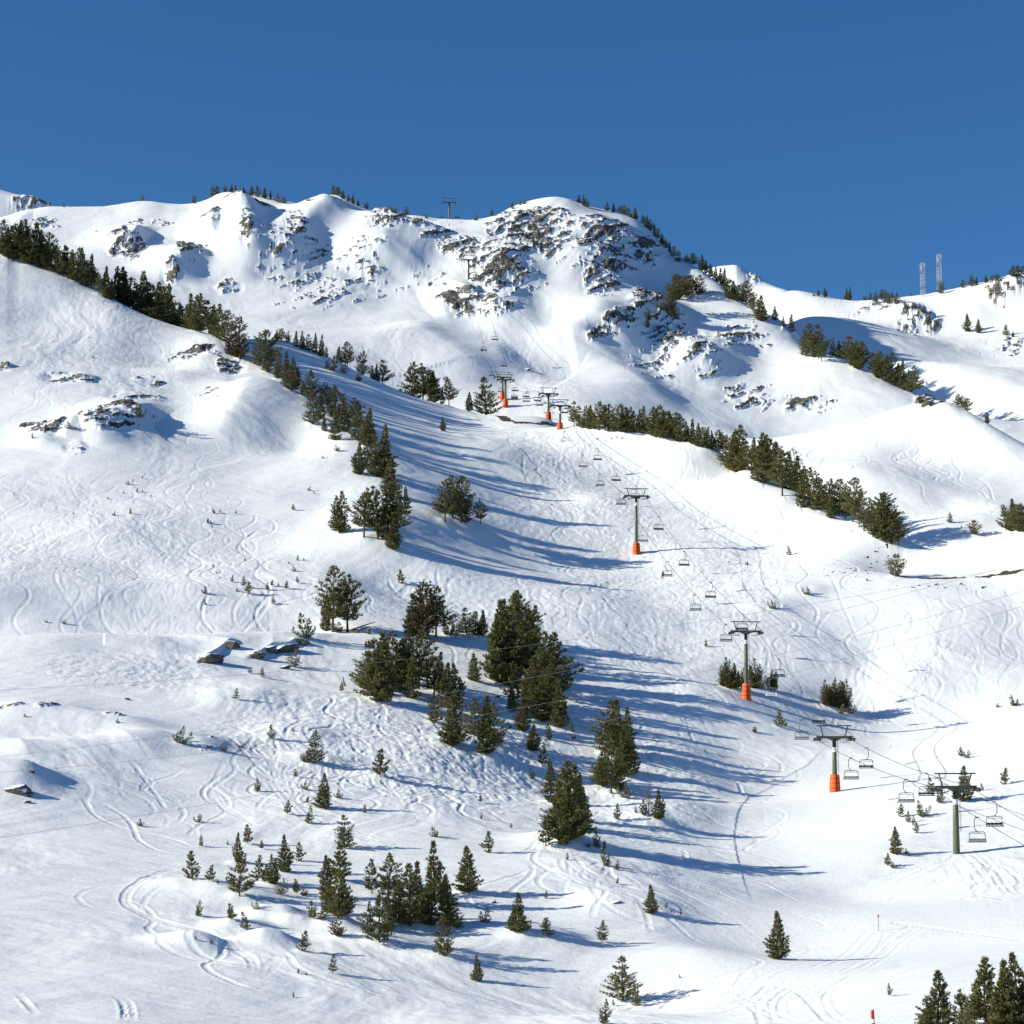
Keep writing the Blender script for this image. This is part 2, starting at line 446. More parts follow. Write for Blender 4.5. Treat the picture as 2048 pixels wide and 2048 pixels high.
strip([(985, 832), (1010, 841), (1040, 846), (1075, 848), (1100, 850)], 2.4, 1.0, dmax=440)
strip([(1790, 1152), (1850, 1156), (1920, 1153), (1985, 1146), (2060, 1136)], 1.0, 1.0)
strip([(1890, 803), (1920, 801), (1880, 806), (1850, 812)], 1.6, .9, dmax=450)
_e = fbm(X / 2.6, Y / 1.3, 4, 77, .65)
for p in ((1900, 1172, 150, 12, .7, 270, 320), (1760, 1110, 70, 30, .75, 300, 360), (1700, 1140, 110, 26, .55, 290, 350), (1040, 860, 60, 8, .5, 380, 450), (1740, 1060, 50, 16, .8, 310, 350),
          (470, 725, 30, 14, .9, 380, 430), (1210, 880, 60, 6, .5, 380, 420), (1500, 1140, 60, 6, .5, 300, 340), (1830, 1342, 60, 10, .6, 260, 300), (1450, 1120, 60, 5, .4, 300, 340)):
    EARTH = np.maximum(EARTH, smooth(.12, .3, _e + .8 * patch(*p) - .85) * (patch(*p) > 0.01))

GROOM = np.zeros_like(Z)
for p in ((1640, 1640, 190, 170, 1, 150, 270), (1850, 1850, 420, 110, 1, 130, 200), (1950, 1480, 230, 110, .9, 180, 280), (1600, 1880, 330, 120, 1, 110, 200)):
    GROOM = np.maximum(GROOM, patch(*p))
GROOM = smooth(.1, .6, GROOM)
# edge of the groomed run: a small step left by the machine
EDGE = [(1668, 1482), (1610, 1528), (1545, 1568), (1497, 1592), (1475, 1630), (1468, 1670), (1474, 1710), (1490, 1770), (1505, 1810)]
_pts = []
for u, v in EDGE:
    q = raycast(u, v)
    if not _pts or math.dist(q, _pts[-1]) < 30:
        _pts.append(q)
_sl, _d, _s, _t = seg_field(_pts, 5)
Z[_sl] += np.where(_s < 0, 0.06, -0.02) * np.exp(-(_d / 1.3) ** 2) * np.clip(np.minimum(_t, 1 - _t) * 6, 0, 1)

# ------------------------------------------------------------------ wind-worked snow
calm = 1 - 0.8 * GROOM
NEARF = smooth(900, 300, DIST)
Z += fbm(X / 60, Y / 60, 3, 91) * 0.9 * smooth(120, 400, DIST)
wob = fbm(X / 40, Y / 40, 2, 95) * 1.2
Z += calm * (fbm(X / 11 + wob, Y / 15 + wob, 4, 101) * 0.15 + fbm((X - .6 * Y) / 9 + wob, (Y + .3 * X) / 2.6, 4, 111) * 0.06)
# moguls and chopped-up snow
MOG = np.zeros_like(Z)
for p in ((900, 1530, 330, 130, .65, 180, 260), (640, 1460, 300, 100, .6, 190, 260), (1180, 1040, 260, 190, .4, 290, 390), (950, 1200, 300, 80, .5, 260, 310), (1350, 1180, 330, 190, .4, 260, 360),
          (200, 1120, 420, 140, .25, 260, 340), (150, 650, 260, 130, .35, 380, 440), (1300, 1560, 180, 200, .5, 180, 260), (260, 1340, 260, 50, .5, 215, 245), (950, 830, 0.1, .1, 0, 0, 1),
          (1980, 1760, 90, 60, .6, 150, 200), (1150, 910, 120, 70, .5, 360, 420)):
    MOG = np.maximum(MOG, patch(*p))
mo = np.abs(fbm(X / 3.4 + wob, Y / 4.6 + wob, 3, 121))
Z += MOG * (0.22 * mo + 0.09 * fbm(X / 1.1, Y / 1.6, 2, 131))

# ------------------------------------------------------------------ hold the ridges to the skyline that was surveyed
def hold(line, dlo, dhi, strength=1.0, win=9):
    us = [q[0] for q in line]
    vs = [q[1] for q in line]
    ds = [q[2] for q in line]
    cols = np.nonzero((cols_u >= us[0]) & (cols_u <= us[-1]))[0]
    r0, r1 = np.searchsorted(RR, dlo * K), np.searchsorted(RR, dhi * K)
    tan = Z[r0:r1, cols] / RR[r0:r1, None]
    have = tan.max(0)
    want = ray(cols_u[cols], np.interp(cols_u[cols], us, vs))[1]
    k = np.ones(win) / win
    d = np.convolve(np.pad(want - have, win // 2, mode='edge'), k, 'valid') * strength
    d = np.convolve(np.pad(d, 6, mode='edge'), np.ones(13) / 13, 'valid')
    d *= np.clip(np.minimum(np.arange(len(d)), len(d) - 1 - np.arange(len(d))) / 12.0, 0, 1)
    rc = RR[r0:r1][tan.argmax(0)]
    rc = np.convolve(np.pad(rc, 60, mode='edge'), np.ones(121) / 121, 'valid')
    for q, c in enumerate(cols):
        wgt = np.exp(-((RR - rc[q]) / 55.0) ** 2)
        Z[:, c] += d[q] * rc[q] * wgt


hold(crest, 540, 640, 1, 25)
hold(far_r, 655, 800, 1, 21)
hold([q for q in ridge_l if q[0] <= 480], 395, 470, 1, 21)

# ------------------------------------------------------------------ ski tracks carved into the snow
gx0 = np.gradient(Z[::8, ::8], axis=0)


def slope_dir(x, y):
    h = 6.0
    gx = (height(x + h, y) - height(x - h, y))
    gy = (height(x, y + h) - height(x, y - h))
    return -gx, -gy


LOW = np.zeros_like(Z)
HIGH = np.zeros_like(Z)


def carve(zones):
    xs, ys, ph, am, wl, steps, dep = [], [], [], [], [], [], []
    for (u0, u1, v0, v1, count, length, depth, dmax) in zones:
        for _ in range(count):
            u, v = rng.uniform(u0, u1), rng.uniform(v0, v1)
            x, y, z = raycast(u, v, dmax=dmax * K)
            xs.append(x); ys.append(y)
            ph.append(rng.uniform(0, 6.28)); am.append(rng.uniform(.3, .95)); wl.append(rng.uniform(14, 44))
            steps.append(length * rng.uniform(.5, 1.3)); dep.append(depth * rng.uniform(.25, 1.3))
    x, y = np.array(xs), np.array(ys)
    ph, am, wl, steps, dep = map(np.array, (ph, am, wl, steps, dep))
    st = 0.16
    total = int(steps.max() / st)
    px, py, pn, pm, pd = [], [], [], [], []
    hd = None
    for k in range(total):
        if k % 12 == 0:
            fx, fy = slope_dir(x, y)
            a = np.arctan2(fx, fy)
        s = k * st
        ang = a + am * np.sin(s / wl * 6.283 + ph) + .12 * np.sin(s / wl * 2.1 + ph * 3)
        dx, dy = np.sin(ang), np.cos(ang)
        x = x + dx * st
        y = y + dy * st
        on = s < steps
        fade = np.minimum(1, np.minimum(s / 3 + .05, (steps - s) / 3))
        curv = np.cos(s / wl * 6.283 + ph)
        px.append(x[on]); py.append(y[on]); pn.append(dy[on]); pm.append(-dx[on]); pd.append((dep * np.clip(fade, 0, 1))[on])
    px, py, pn, pm, pd = map(np.concatenate, (px, py, pn, pm, pd))
    stamp(px, py, pn, pm, pd)


def stamp(px, py, pn, pm, pd):
    for l in np.arange(-0.72, 0.73, 0.09):
        prof = -(1 - (l / .34) ** 2) if abs(l) < .34 else 0.5 * math.exp(-((abs(l) - .48) / .15) ** 2)
        x, y = px + pn * l, py + pm * l
        q, c = grid_index(x, y)
        i, j = np.rint(q).astype(int), np.rint(c).astype(int)
        ok = (i > 0) & (i < NR) & (j > 0) & (j < NC)
        if prof < 0:
            np.minimum.at(LOW, (i[ok], j[ok]), prof * pd[ok])
        else:
            np.maximum.at(HIGH, (i[ok], j[ok]), prof * pd[ok])



def path_track(px, depth, offs=(0.0,)):
    """tracks that follow a line seen in the photo"""
    p = np.array([raycast(u, v)[:2] for u, v in px])
    # Catmull-Rom through the points
    q = np.concatenate([[2 * p[0] - p[1]], p, [2 * p[-1] - p[-2]]])
    out = []
    for k in range(len(p) - 1):
        n_ = max(8, int(np.hypot(*(p[k + 1] - p[k])) / .12))
        t = np.linspace(0, 1, n_, endpoint=False)[:, None]
        a, b, c, d = q[k], q[k + 1], q[k + 2], q[k + 3]
        out.append(.5 * (2 * b + (c - a) * t + (2 * a - 5 * b + 4 * c - d) * t * t + (3 * b - a - 3 * c + d) * t ** 3))
    o = np.concatenate(out)
    g = np.gradient(o, axis=0)
    g /= np.hypot(g[:, 0], g[:, 1])[:, None] + 1e-9
    nx, ny = g[:, 1], -g[:, 0]
    for f in offs:
        stamp(o[:, 0] + nx * f, o[:, 1] + ny * f, nx, ny, depth * rng.uniform(.6, 1.1) * np.clip(np.minimum(np.arange(len(o)), len(o) - 1 - np.arange(len(o))) / 40.0, 0, 1))


for _px, _d0, _of in (
        ([(1860, 1850), (1800, 1890), (1740, 1935), (1660, 1960), (1600, 1975), (1560, 2005), (1570, 2046)], .13, (0, .8, 2.0)),
        ([(1790, 1860), (1770, 1900), (1720, 1925), (1640, 1945), (1560, 1965)], .12, (0, .9)),
        ([(1690, 1962), (1650, 1990), (1655, 2020), (1690, 2046)], .12, (0, .7)), ([(1540, 1960), (1620, 1990), (1680, 2046)], .11, (0, .7)),
        ([(1470, 1985), (1520, 2010), (1600, 2046)], .11, (0, 1.0)), ([(1760, 1855), (1720, 1900), (1660, 1930), (1580, 1950), (1500, 1965)], .10, (0, 1.1)),
        ([(1500, 1822), (1700, 1822), (1900, 1838), (2060, 1862)], .06, (-2.4, -1.6, -.8, 0, .8, 1.6, 2.4)), ([(1520, 1850), (1700, 1856), (1900, 1876), (2060, 1895)], .05, (0, 1.2)),
        ([(360, 1735), (300, 1755), (268, 1775), (255, 1795), (262, 1812), (300, 1832), (360, 1850), (420, 1865), (460, 1885), (490, 1905)], .15, (0, .5)),
        ([(440, 1868), (470, 1890), (505, 1915), (515, 1950)], .13, (0, .45)), ([(240, 1990), (258, 2005), (265, 2030), (262, 2046)], .16, (0, .6)),
        ([(35, 1985), (52, 2005), (75, 2030)], .14, (0,)), ([(560, 1555), (590, 1600), (640, 1640), (720, 1665), (800, 1690)], .12, (0, .9, 1.7)),
        ([(430, 1580), (445, 1605), (470, 1625), (510, 1640)], .14, (0, .6)), ([(1130, 1640), (1080, 1690), (1010, 1720)], .10, (0, .8)),
        ([(1500, 1020), (1525, 1045), (1515, 1065), (1550, 1090), (1560, 1110)], .2, (0,)), ([(1560, 1010), (1570, 1040), (1585, 1060), (1580, 1085)], .2, (0,)),
        ([(1560, 878), (1650, 862), (1780, 826), (1880, 806)], .25, (0, 1.2)), ([(1480, 1180), (1560, 1240), (1640, 1310), (1680, 1360)], .08, (0, 1.3, 3.0)),
        ([(1660, 1150), (1690, 1220), (1720, 1290)], .10, (0,)), ([(1950, 1700), (1990, 1740), (2030, 1790)], .13, (0, .8, 1.9)), ([(1920, 1720), (1960, 1770), (2000, 1800)], .11, (0, .8))):
    path_track(_px, _d0, _of)
# a line of footprints along the groomed road
_fp = [raycast(u, 1846 + (u - 1790) * .135) for u in range(1790, 2050, 5)]
for k, (x, y, z) in enumerate(_fp):
    q_, c_ = grid_index(np.array([x]), np.array([y + .25 * (k % 2)]))
    i_, j_ = int(round(float(q_[0]))), int(round(float(c_[0])))
    LOW[i_ - 1:i_ + 2, j_ - 2:j_ + 3] = np.minimum(LOW[i_ - 1:i_ + 2, j_ - 2:j_ + 3], -.22)

carve([(1020, 1400, 860, 1010, 130, 70, .10, 420), (1150, 1650, 960, 1120, 130, 80, .11, 380), (1050, 1500, 1120, 1260, 120, 70, .10, 330), (0, 430, 900, 1130, 110, 80, .07, 350),
       (60, 420, 560, 780, 50, 60, .06, 440), (640, 1080, 1390, 1560, 170, 26, .17, 260), (430, 800, 1440, 1560, 60, 26, .12, 230), (1100, 1420, 1420, 1640, 60, 30, .11, 270),
       (1650, 2040, 1170, 1290, 50, 45, .10, 310), (1650, 1950, 850, 960, 24, 60, .14, 450), (1400, 1650, 1880, 1960, 16, 40, .10, 175), (1500, 1950, 1890, 1950, 16, 30, .10, 170),
       (380, 560, 1850, 1900, 6, 22, .10, 150), (200, 330, 1740, 1800, 3, 30, .10, 170), (950, 1250, 600, 800, 24, 60, .07, 560), (600, 900, 600, 700, 20, 70, .07, 540),
       (1860, 2040, 1700, 1800, 26, 20, .09, 190), (650, 950, 1120, 1250, 24, 40, .1, 320), (100, 400, 1520, 1620, 14, 24, .1, 200), (1050, 1350, 1650, 1760, 40, 30, .09, 200),
       (200, 560, 1010, 1150, 18, 60, .16, 330), (1660, 2040, 600, 700, 10, 80, .16, 690)])
track = np.where(LOW < 0, LOW, HIGH)
Z += track * (1 - .5 * GROOM) * 0.44 * (1 + .35 * smooth(300, 700, DIST)) * (1 - np.exp(-((X + 69.9) ** 2 + (Y - 387) ** 2) / 40.0))
PISTE = GROOM
def limit(line, extra):
    us = [p[0] for p in line]
    ds = [p[2] for p in line]
    return lambda u: float(np.interp(u, us, ds)) + extra


def row(us, line, hs, jit, kinds, dv=0):
    out = []
    lu = [p[0] for p in line]
    lv = [p[1] for p in line]
    for k, u in enumerate(us):
        out.append((u + random.uniform(-3, 3), float(np.interp(u, lu, lv)) + dv + random.uniform(-jit, jit), float(np.interp(u, hs[0], hs[1])) * random.uniform(.66, 1.14), kinds[k % len(kinds)]))
    return out


def T(s):
    out = []
    for q in s.split():
        a = q.split(',')
        out.append((float(a[0]), float(a[1]), float(a[2]), a[3] if len(a) > 3 else 'p'))
    return out


random.seed(3)
_rl = [(0, 506), (60, 524), (100, 537), (140, 553), (180, 574), (220, 596), (260, 614), (300, 630), (340, 644), (380, 657), (430, 668)]
_hs = ([0, 30, 50, 110, 200, 250, 290, 340, 400, 440], [88, 86, 80, 66, 60, 68, 76, 68, 76, 66])
LD = limit(ridge_l, -1)
GROUPS = [
    ('in the upper row on the left ridge', 'pines along the left ridge', LD, row(range(2, 132, 9), _rl, _hs, 6, 'pnptnpnp')),
    ('in the middle row on the left ridge', 'pines along the left ridge', LD, row(range(134, 268, 9), _rl, _hs, 6, 'pnpnpnwt')),
    ('in the lower row on the left ridge', 'pines along the left ridge', LD, row(range(272, 446, 11), _rl, _hs, 6, 'pnnpptnp')),
    ('where the ridge row bends downhill', 'pines at the bend of the left ridge', LD, T('454,670,52,w 480,718,92,r 466,712,40,q 532,712,58,w 535,744,42 557,750,42 573,736,46,n 590,742,44 583,782,56 620,778,50,t 606,790,30,n')),
    ('along the skyline of the shaded snow shoulder', 'small pines on the snow shoulder', limit(shoulder, -1), T('553,682,24 563,682,27,w 576,684,24 592,694,34,n 604,698,38,n 617,702,36 630,706,42,n 641,712,44,n 652,714,22,s 678,722,30 695,722,42,t 665,742,32,b 688,746,22,b 725,730,38 745,746,24,n 753,748,30,n 765,752,40,t 718,762,16,q')),
    ('in the dark group above the shaded piste', 'pines above the shaded piste', limit(shoulder, -1), T('826,784,64 846,790,66,t 858,796,58,t 869,803,62 884,808,36,n 898,811,60,t')),
    ('beside the snow saddle by the twin tower', 'pines by the snow saddle', limit(shoulder, -1), T('939,822,40 973,826,78')),
    ('alone on the shaded slope', 'pine on the shaded slope', 460, T('886,862,30')),
    ('in the upper spur clump left of the shaded slope', 'pines on the left spur', limit(ridge_l, 12), T('625,848,72 654,820,58,t 641,836,56,n 670,840,74 690,862,74,n 710,852,60,t 670,880,68,n 648,862,36,n 718,882,62 736,872,60,n 735,888,50,w')),
    ('in the middle spur clump left of the shaded slope', 'pines on the left spur', limit(ridge_l, 14), T('768,918,78,n 780,928,56 752,952,88,p 717,948,66 762,955,62,r 734,940,56 797,958,40,n 813,957,40,n')),
    ('in the lowest clump of the left spur', 'pines on the left spur', 345, T('681,1064,86,p 728,1074,102,t 756,1078,110,t 767,1078,72,d 776,1080,122,p 786,1099,64,p 796,1060,56,w')),
    ('in the group standing on the shaded snow bank', 'pines on the shaded snow bank', 355, T('890,1044,90,t 905,1036,90,p 921,1045,98,t 931,1046,54,w 961,1048,52,t')),
    ('on the far left crest of the mountain', 'pines on the mountain crest', limit(crest, -1.5), T('128,414,8,b 285,402,13,b 311,402,5,b 388,407,18 425,387,16 434,386,17 450,383,15 463,382,14 471,382,13')),
    ('on the rounded left summit', 'pines on the mountain crest', limit(crest, -1.5), T('487,386,14 503,391,21 515,394,24 529,397,24 541,399,18,n 556,404,20,b 568,406,15,b 616,402,11,b')),
    ('on the middle summit behind the rock ribs', 'pines on the mountain crest', limit(crest, -1.5), T('667,388,18 676,392,20,w 686,398,18 697,404,16 706,408,20,n 716,412,15 733,418,16 784,424,14,b 793,425,10,b 813,429,17 853,437,12,b')),
    ('between the crest tower and the cliff summit', 'pines on the mountain crest', limit(crest, -1.5), T('952,441,13,b 984,433,16 1025,418,16 1041,410,13,b 1049,408,11,b')),
    ('on the cliff summit against the sky', 'pines on the mountain crest', limit(crest, -1.5), T('1136,394,6,b 1157,405,20 1167,411,24,n 1174,415,18 1214,422,20 1227,424,20 1238,425,14 1247,427,19,w 1262,431,18,b 1270,434,22 1286,448,20')),
    ('down the right edge of the cliff', 'pines down the cliff edge', limit(crest, -1.5), T('1293,455,26 1301,462,26 1309,470,24,n 1316,478,24 1324,487,22 1332,496,22 1340,506,24,n 1348,514,24 1357,524,26 1372,524,18,b 1386,526,22,w')),
    ('above the rocky rib right of the cliff', 'pines above the rocky rib', limit(crest, -1.5), T('1403,541,34 1412,547,28,n 1421,552,26 1431,560,28 1441,567,32,n 1449,572,38,n')),
    ('in the clump topping the rocky rib', 'pines topping the rocky rib', 590, T('1342,632,52 1325,618,30,b 1298,640,30,s 1350,612,62,t 1358,600,56,w 1371,592,46,w 1384,590,44,w 1397,588,40,w 1352,636,24,x 1295,655,26,n')),
    ('along the upper tree spur', 'pines down the tree spur', limit(spur, -1.5), T('1458,598,44,w 1467,598,38 1476,604,36,w 1493,588,36,w 1486,602,30 1505,620,32,w 1523,642,54 1514,632,36 1550,640,30 1567,652,22,n 1583,664,38,n')),
    ('in the middle group of the tree spur', 'pines down the tree spur', limit(spur, -1.5), T('1611,712,50 1619,706,62,t 1628,715,48,n 1637,716,70,t 1643,723,48,t 1666,698,25 1678,702,28 1688,706,30 1700,731,62,t 1708,736,52 1715,738,62 1727,734,54,t')),
    ('in the lower group of the tree spur', 'pines down the tree spur', limit(spur, -1.5), T('1748,750,48,t 1757,756,52 1765,758,58,t 1774,764,58,n 1783,769,68 1795,774,50 1808,780,62,n 1820,784,48,n 1831,791,62,t 1841,806,14,q')),
    ('on the hump right of the tree spur', 'pines on the hump', limit(hill, -1.5), T('1917,808,22,w 1926,812,22,w 1936,819,26,w 1975,844,20')),
    ('along the far right skyline left of the masts', 'pines on the far right skyline', limit(far_r, -1.5), T('1628,592,8,b 1637,593,15 1650,594,19 1694,600,24 1700,601,29,n 1731,600,13,w 1741,599,17,n 1751,603,21 1763,601,24,t 1771,604,26 1778,608,24 1785,607,24,t 1794,609,25 1810,612,12 1821,592,9,b')),
    ('along the far right skyline beyond the masts', 'pines on the far right skyline', limit(far_r, -1.5), T('1882,587,24,w 1926,576,17,w 1943,574,24,w 1953,570,16 1972,566,17 1985,562,13,w 1994,561,15,w 2026,554,24,w 2036,552,22,w 2046,550,20,w')),
    ('on the sunlit slope below the far right skyline', 'pines below the far right skyline', 700, T('1847,626,16,w 1935,663,38 1957,666,30 2012,671,24 2026,674,12')),
    ('in the first stretch of the right tree row', 'pines along the right tree row', limit(ridge_r, -1.5), T('1160,855,44 1174,857,48 1210,862,54,t 1246,864,50,n 1262,865,54,p 1312,874,60,p 1326,876,58,n 1148,854,54,t 1168,856,22 1180,858,50 1190,860,34 1198,861,60,t 1218,862,56,w 1229,864,32 1240,864,58,w 1254,864,52 1268,865,46 1283,867,58 1296,866,34,t 1305,872,62 1321,876,70 1333,876,58,w')),
    ('in the second stretch of the right tree row', 'pines along the right tree row', limit(ridge_r, -1.5), T('1340,876,56 1354,882,60,t 1396,893,50 1414,897,46 1424,899,40,n 1446,906,44,t 1458,918,52 1466,930,70,n 1348,878,44,n 1361,884,60,p 1374,882,38 1385,888,54,n 1405,895,44,w 1436,901,44,w 1474,940,96 1484,936,50,n 1495,940,62,t 1507,936,64,n 1523,964,104 1540,940,74,t 1532,930,60')),
    ('in the third stretch of the right tree row', 'pines along the right tree row', limit(ridge_r, -1.5), T('1551,944,64,p 1565,992,96,t 1580,962,60 1590,964,72,d 1598,968,60,n 1609,1014,86,n 1628,1018,88,p 1642,1022,70 1661,1036,60,n 1657,1012,58 1678,1008,54,w 1690,1010,46,w')),
    ('in the last stretch of the right tree row', 'pines along the right tree row', limit(ridge_r, -1.5), T('1705,1044,92,t 1718,1046,70,p 1728,1062,70,d 1741,1060,64 1753,1075,62 1764,1080,96 1776,1076,60,n 1783,1088,64 1798,1090,72,t 1766,990,56,w')),
    ('around the white dome at right', 'trees around the white dome', 400, T('2012,1060,54,p 2038,1064,62,w 1791,1153,50,w 1900,1046,22 1923,1056,7,s 1949,1069,32,w 2027,1062,68,p 2046,1062,56,w')),
    ('on the tracked piste beyond the shadowed tower', 'plants on the upper piste', 345, T('1578,1110,20,s 1494,1130,9,b 1545,1217,20,b 1613,1189,18,b 1734,1162,7,b')),
    ('beside the rocky knoll with the fallen trunk', 'trees on the rocky knoll', 275, T('610,1275,54,b 666,1264,138,t 695,1264,120,t 676,1265,22,q 652,1262,70,n')),
    ('in the upper half of the central clump', 'pines of the central clump', 285, T('826,1272,88,p 840,1276,122,r 856,1274,110,t 872,1274,106,t 897,1270,40,b 913,1270,34,x 933,1269,58,p 951,1270,50,w 963,1271,54')),
    ('in the left part of the central clump', 'pines of the central clump', 266, T('772,1362,96,n 824,1396,92,n 868,1398,98,t 880,1384,84,n 738,1384,110,p 752,1398,128,p 764,1402,146,p 782,1382,124,p 800,1380,108 814,1379,116,t 838,1378,122,t 856,1375,92,d 949,1362,58,p')),
    ('in the right part of the central clump', 'pines of the central clump', 272, T('1000,1362,150,p 1012,1306,112,n 1052,1342,122,p 1078,1366,108,p 1104,1424,118,n 1054,1434,88,p 1024,1422,60,n 1018,1370,186,p 1006,1340,146,n 1030,1330,150,p 1044,1282,106,t 1064,1290,84,p 1092,1390,132,t 1113,1392,134,p 1066,1412,104 1036,1402,76,p 1082,1442,92,p 1118,1455,100,n 1100,1440,110,p 1044,1462,70,p')),
    ('along the front of the central clump', 'pines of the central clump', 250, T('891,1414,94,p 912,1410,88,p 869,1446,62,p 884,1440,60,d 904,1492,118,p 924,1450,66,d 949,1472,80,p 973,1508,122,n 990,1490,90,p 1062,1500,46,p 1068,1502,56,p 1100,1480,38,s 1084,1532,50,s 1148,1478,14,b 1144,1464,24,s')),
    ('in the tight double clump right of centre', 'pines of the double clump', 262, T('1217,1508,116,p 1234,1490,96,p 1254,1506,96,n 1260,1548,92,p 1244,1552,84 1222,1586,108,t 1206,1572,82,p 1238,1580,70,p 1252,1595,32,b')),
    ('in the big clump below the double clump', 'pines of the big front clump', 240, T('1103,1604,92,n 1120,1650,90,n 1132,1684,172,p 1146,1672,152,p 1108,1672,84,p 1164,1662,92,p 1156,1640,100,n 1092,1692,64,s 1126,1690,90,n')),
    ('on the small snow step beside the groomed run', 'pines on the snow step', 226, T('1297,1630,62,d 1288,1632,36,s 1315,1638,62,n 1322,1636,40,s 1234,1639,34,s 1272,1626,14,s')),
    ('scattered below the big front clump', 'young pines below the big clump', 215, T('1195,1694,38,s 1206,1698,20,b 1214,1733,44,s 1234,1740,22,s 1135,1720,16,s 1234,1768,14,s 1176,1694,12,b')),
    ('in the low thicket behind the orange-footed tower', 'dwarf pines behind the tower', 290, T('1448,1372,60,c 1460,1376,58,c 1472,1378,48,c 1488,1379,46,c 1510,1376,62,c 1524,1376,38,x 1547,1380,44,c 1540,1379,34,c')),
    ('in the compact thicket right of the orange-footed tower', 'pines of the compact thicket', 282, T('1653,1411,54,c 1664,1412,50,c 1675,1415,62,c 1690,1416,60,c 1700,1427,28,b 1682,1428,20,b')),
    ('on open snow near the two orange-footed towers', 'plants near the towers', 285, T('1557,1453,36,s 1570,1452,16,b 1509,1465,13,q 1412,1293,15,s')),
    ('on the white slope behind the nearest tower', 'pines behind the nearest tower', 270, T('1927,1602,74,p 1880,1606,40,s 1863,1588,36,s 1844,1632,34,b 1802,1634,28,s 1816,1644,24,s 1828,1652,22,s 1833,1666,22,s 1792,1708,58,p 1812,1707,12,b 1775,1732,28,s 1786,1736,14,b 1933,1516,18,b 1922,1514,22,s 2007,1569,36,s 1964,1581,16,s 2027,1367,16,b 1994,1378,7,b')),
    ('beside the winding tracks at lower right', 'pines at lower right', 175, T('1556,1918,100,p 1780,1992,28,s')),
    ('in the near clump at the bottom right corner', 'pines at the bottom right corner', 118, T('1876,2085,150,p 1850,2090,100,p 1925,2080,105,t 1970,2085,180,p 1945,2095,110,p 2015,2090,180,p 2043,2085,188,p 1995,2095,140,p 2070,2085,170,p')),
    ('along the bottom edge right of centre', 'pines along the bottom edge', 172, T('1203,1884,46,p 1246,2000,94,p 1273,2012,42,s 1209,2047,52,s 1228,2012,16,s 1098,1876,44,s 1090,1862,28,s 1303,1827,60,p 1332,1818,16,s 1362,1830,15,s 1360,1956,8,s 1092,1797,16,s')),
    ('among the scattered pines at lower centre', 'pines at lower centre', 190, T('936,1784,96,p 977,1705,46,s 870,1674,24,b 970,1844,32,b 1037,1864,82,p 1020,1862,40,s 955,1962,54,p 989,1806,8,b')),
    ('in the dense front clump at lower centre', 'pines of the dense front clump', 185, T('744,1787,74,s 776,1788,86,p 759,1884,114,p 778,1862,86,n 796,1848,92,p 821,1852,132,p 838,1838,120,n 868,1802,126,n 862,1850,84,n 850,1846,70,p 897,1852,108,n 888,1840,92,n 888,1912,90,p 915,1857,44,p 740,1850,50,s 735,1868,40,x')),
    ('in the pair of tall clumps at lower left', 'pines of the lower left clumps', 190, T('689,1697,72,p 680,1762,78,s 655,1792,86,p 676,1836,104,p 690,1830,80,p 660,1826,70,p 627,1838,40,s 642,1842,32,s 640,1756,14,s 648,1796,14,q 676,1872,34,q')),
    ('in the loose group left of the tall clumps', 'pines of the loose group', 186, T('383,1758,60,s 418,1763,36,s 476,1724,62,n 479,1792,92,p 496,1688,42,s 466,1772,26,s 515,1762,56,s 530,1766,40,s 545,1768,62,p 570,1744,78,p 598,1722,40,s 593,1787,32,s 563,1790,36,x 500,1772,16,q 608,1792,16,q 436,1768,12,s 455,1690,10,s 524,1698,20,s')),
    ('on the snow mounds at lower left', 'young pines on the snow mounds', 165, T('396,1832,34,s 493,1860,40,s 464,1840,36,s 512,1818,18,b 604,1902,44,s 665,1947,42,s 597,1948,12,s 612,1950,8,b 587,1995,12,s 392,1880,9,s 424,1888,14,s')),
    ('scattered on the moguls left of centre', 'young pines on the moguls', 225, T('647,1617,74,p 677,1596,20,b 609,1579,20,b 575,1628,30,s 617,1647,38,s 614,1606,15,s 592,1554,18,s 517,1583,30,s 630,1526,70,p 612,1524,30,b 544,1477,30,s 761,1554,60,s 730,1626,18,s 961,1604,16,s 962,1638,14,s 1022,1656,11,s 1066,1560,26,s 402,1692,24,s 397,1644,18,b 281,1652,17,b')),
    ('on the terraces at left', 'plants on the left terraces', 245, T('360,1486,36,b 471,1400,26,s 683,1383,20,s 525,1354,20,s 585,1462,8,b 448,1504,20,x 590,1322,26,x 500,1346,14,x 235,1446,10,b 50,1434,8,b')),
    ('in the lower scatter of the snow bowl', 'saplings in the snow bowl', 330, T('410,1187,17,b 464,1164,15,s 487,1173,22,s 497,1188,26,s 474,1183,9,b 535,1180,16,s 543,1172,14,s 556,1174,10,s 572,1178,18,s 596,1166,14,s 595,1121,12,s 608,1122,7,s 587,1143,12,b 578,1128,7,s 427,1135,9,s 490,1122,9,s 547,1208,15,s 411,1210,10,s 803,1167,30,s 433,1147,6,s 128,1248,11,b 92,1245,7,b')),
    ('in the upper scatter of the snow bowl', 'saplings in the snow bowl', 400, T('261,1028,13,s 228,1031,10,b 428,1027,13,s 416,1047,13,s 421,1048,8,s 440,1026,8,s 256,969,9,b 266,962,5,s 274,984,9,s 285,957,6,s 247,987,6,s 285,984,5,s 28,991,7,s 216,999,7,s 146,1028,6,s 472,1028,9,s 424,1055,6,s 587,1021,14,s 618,981,9,b 629,988,6,s 186,1013,5,s 302,993,5,s')),
    ('among the rocks of the left slope', 'saplings on the left slope', 440, T('92,861,15,s 138,857,16,b 149,858,8,b 203,826,18,s 65,877,12,s 277,834,28,b 307,836,8,s 178,676,5,s 186,716,6,b 674,902,14,b 646,917,7,b')),
]

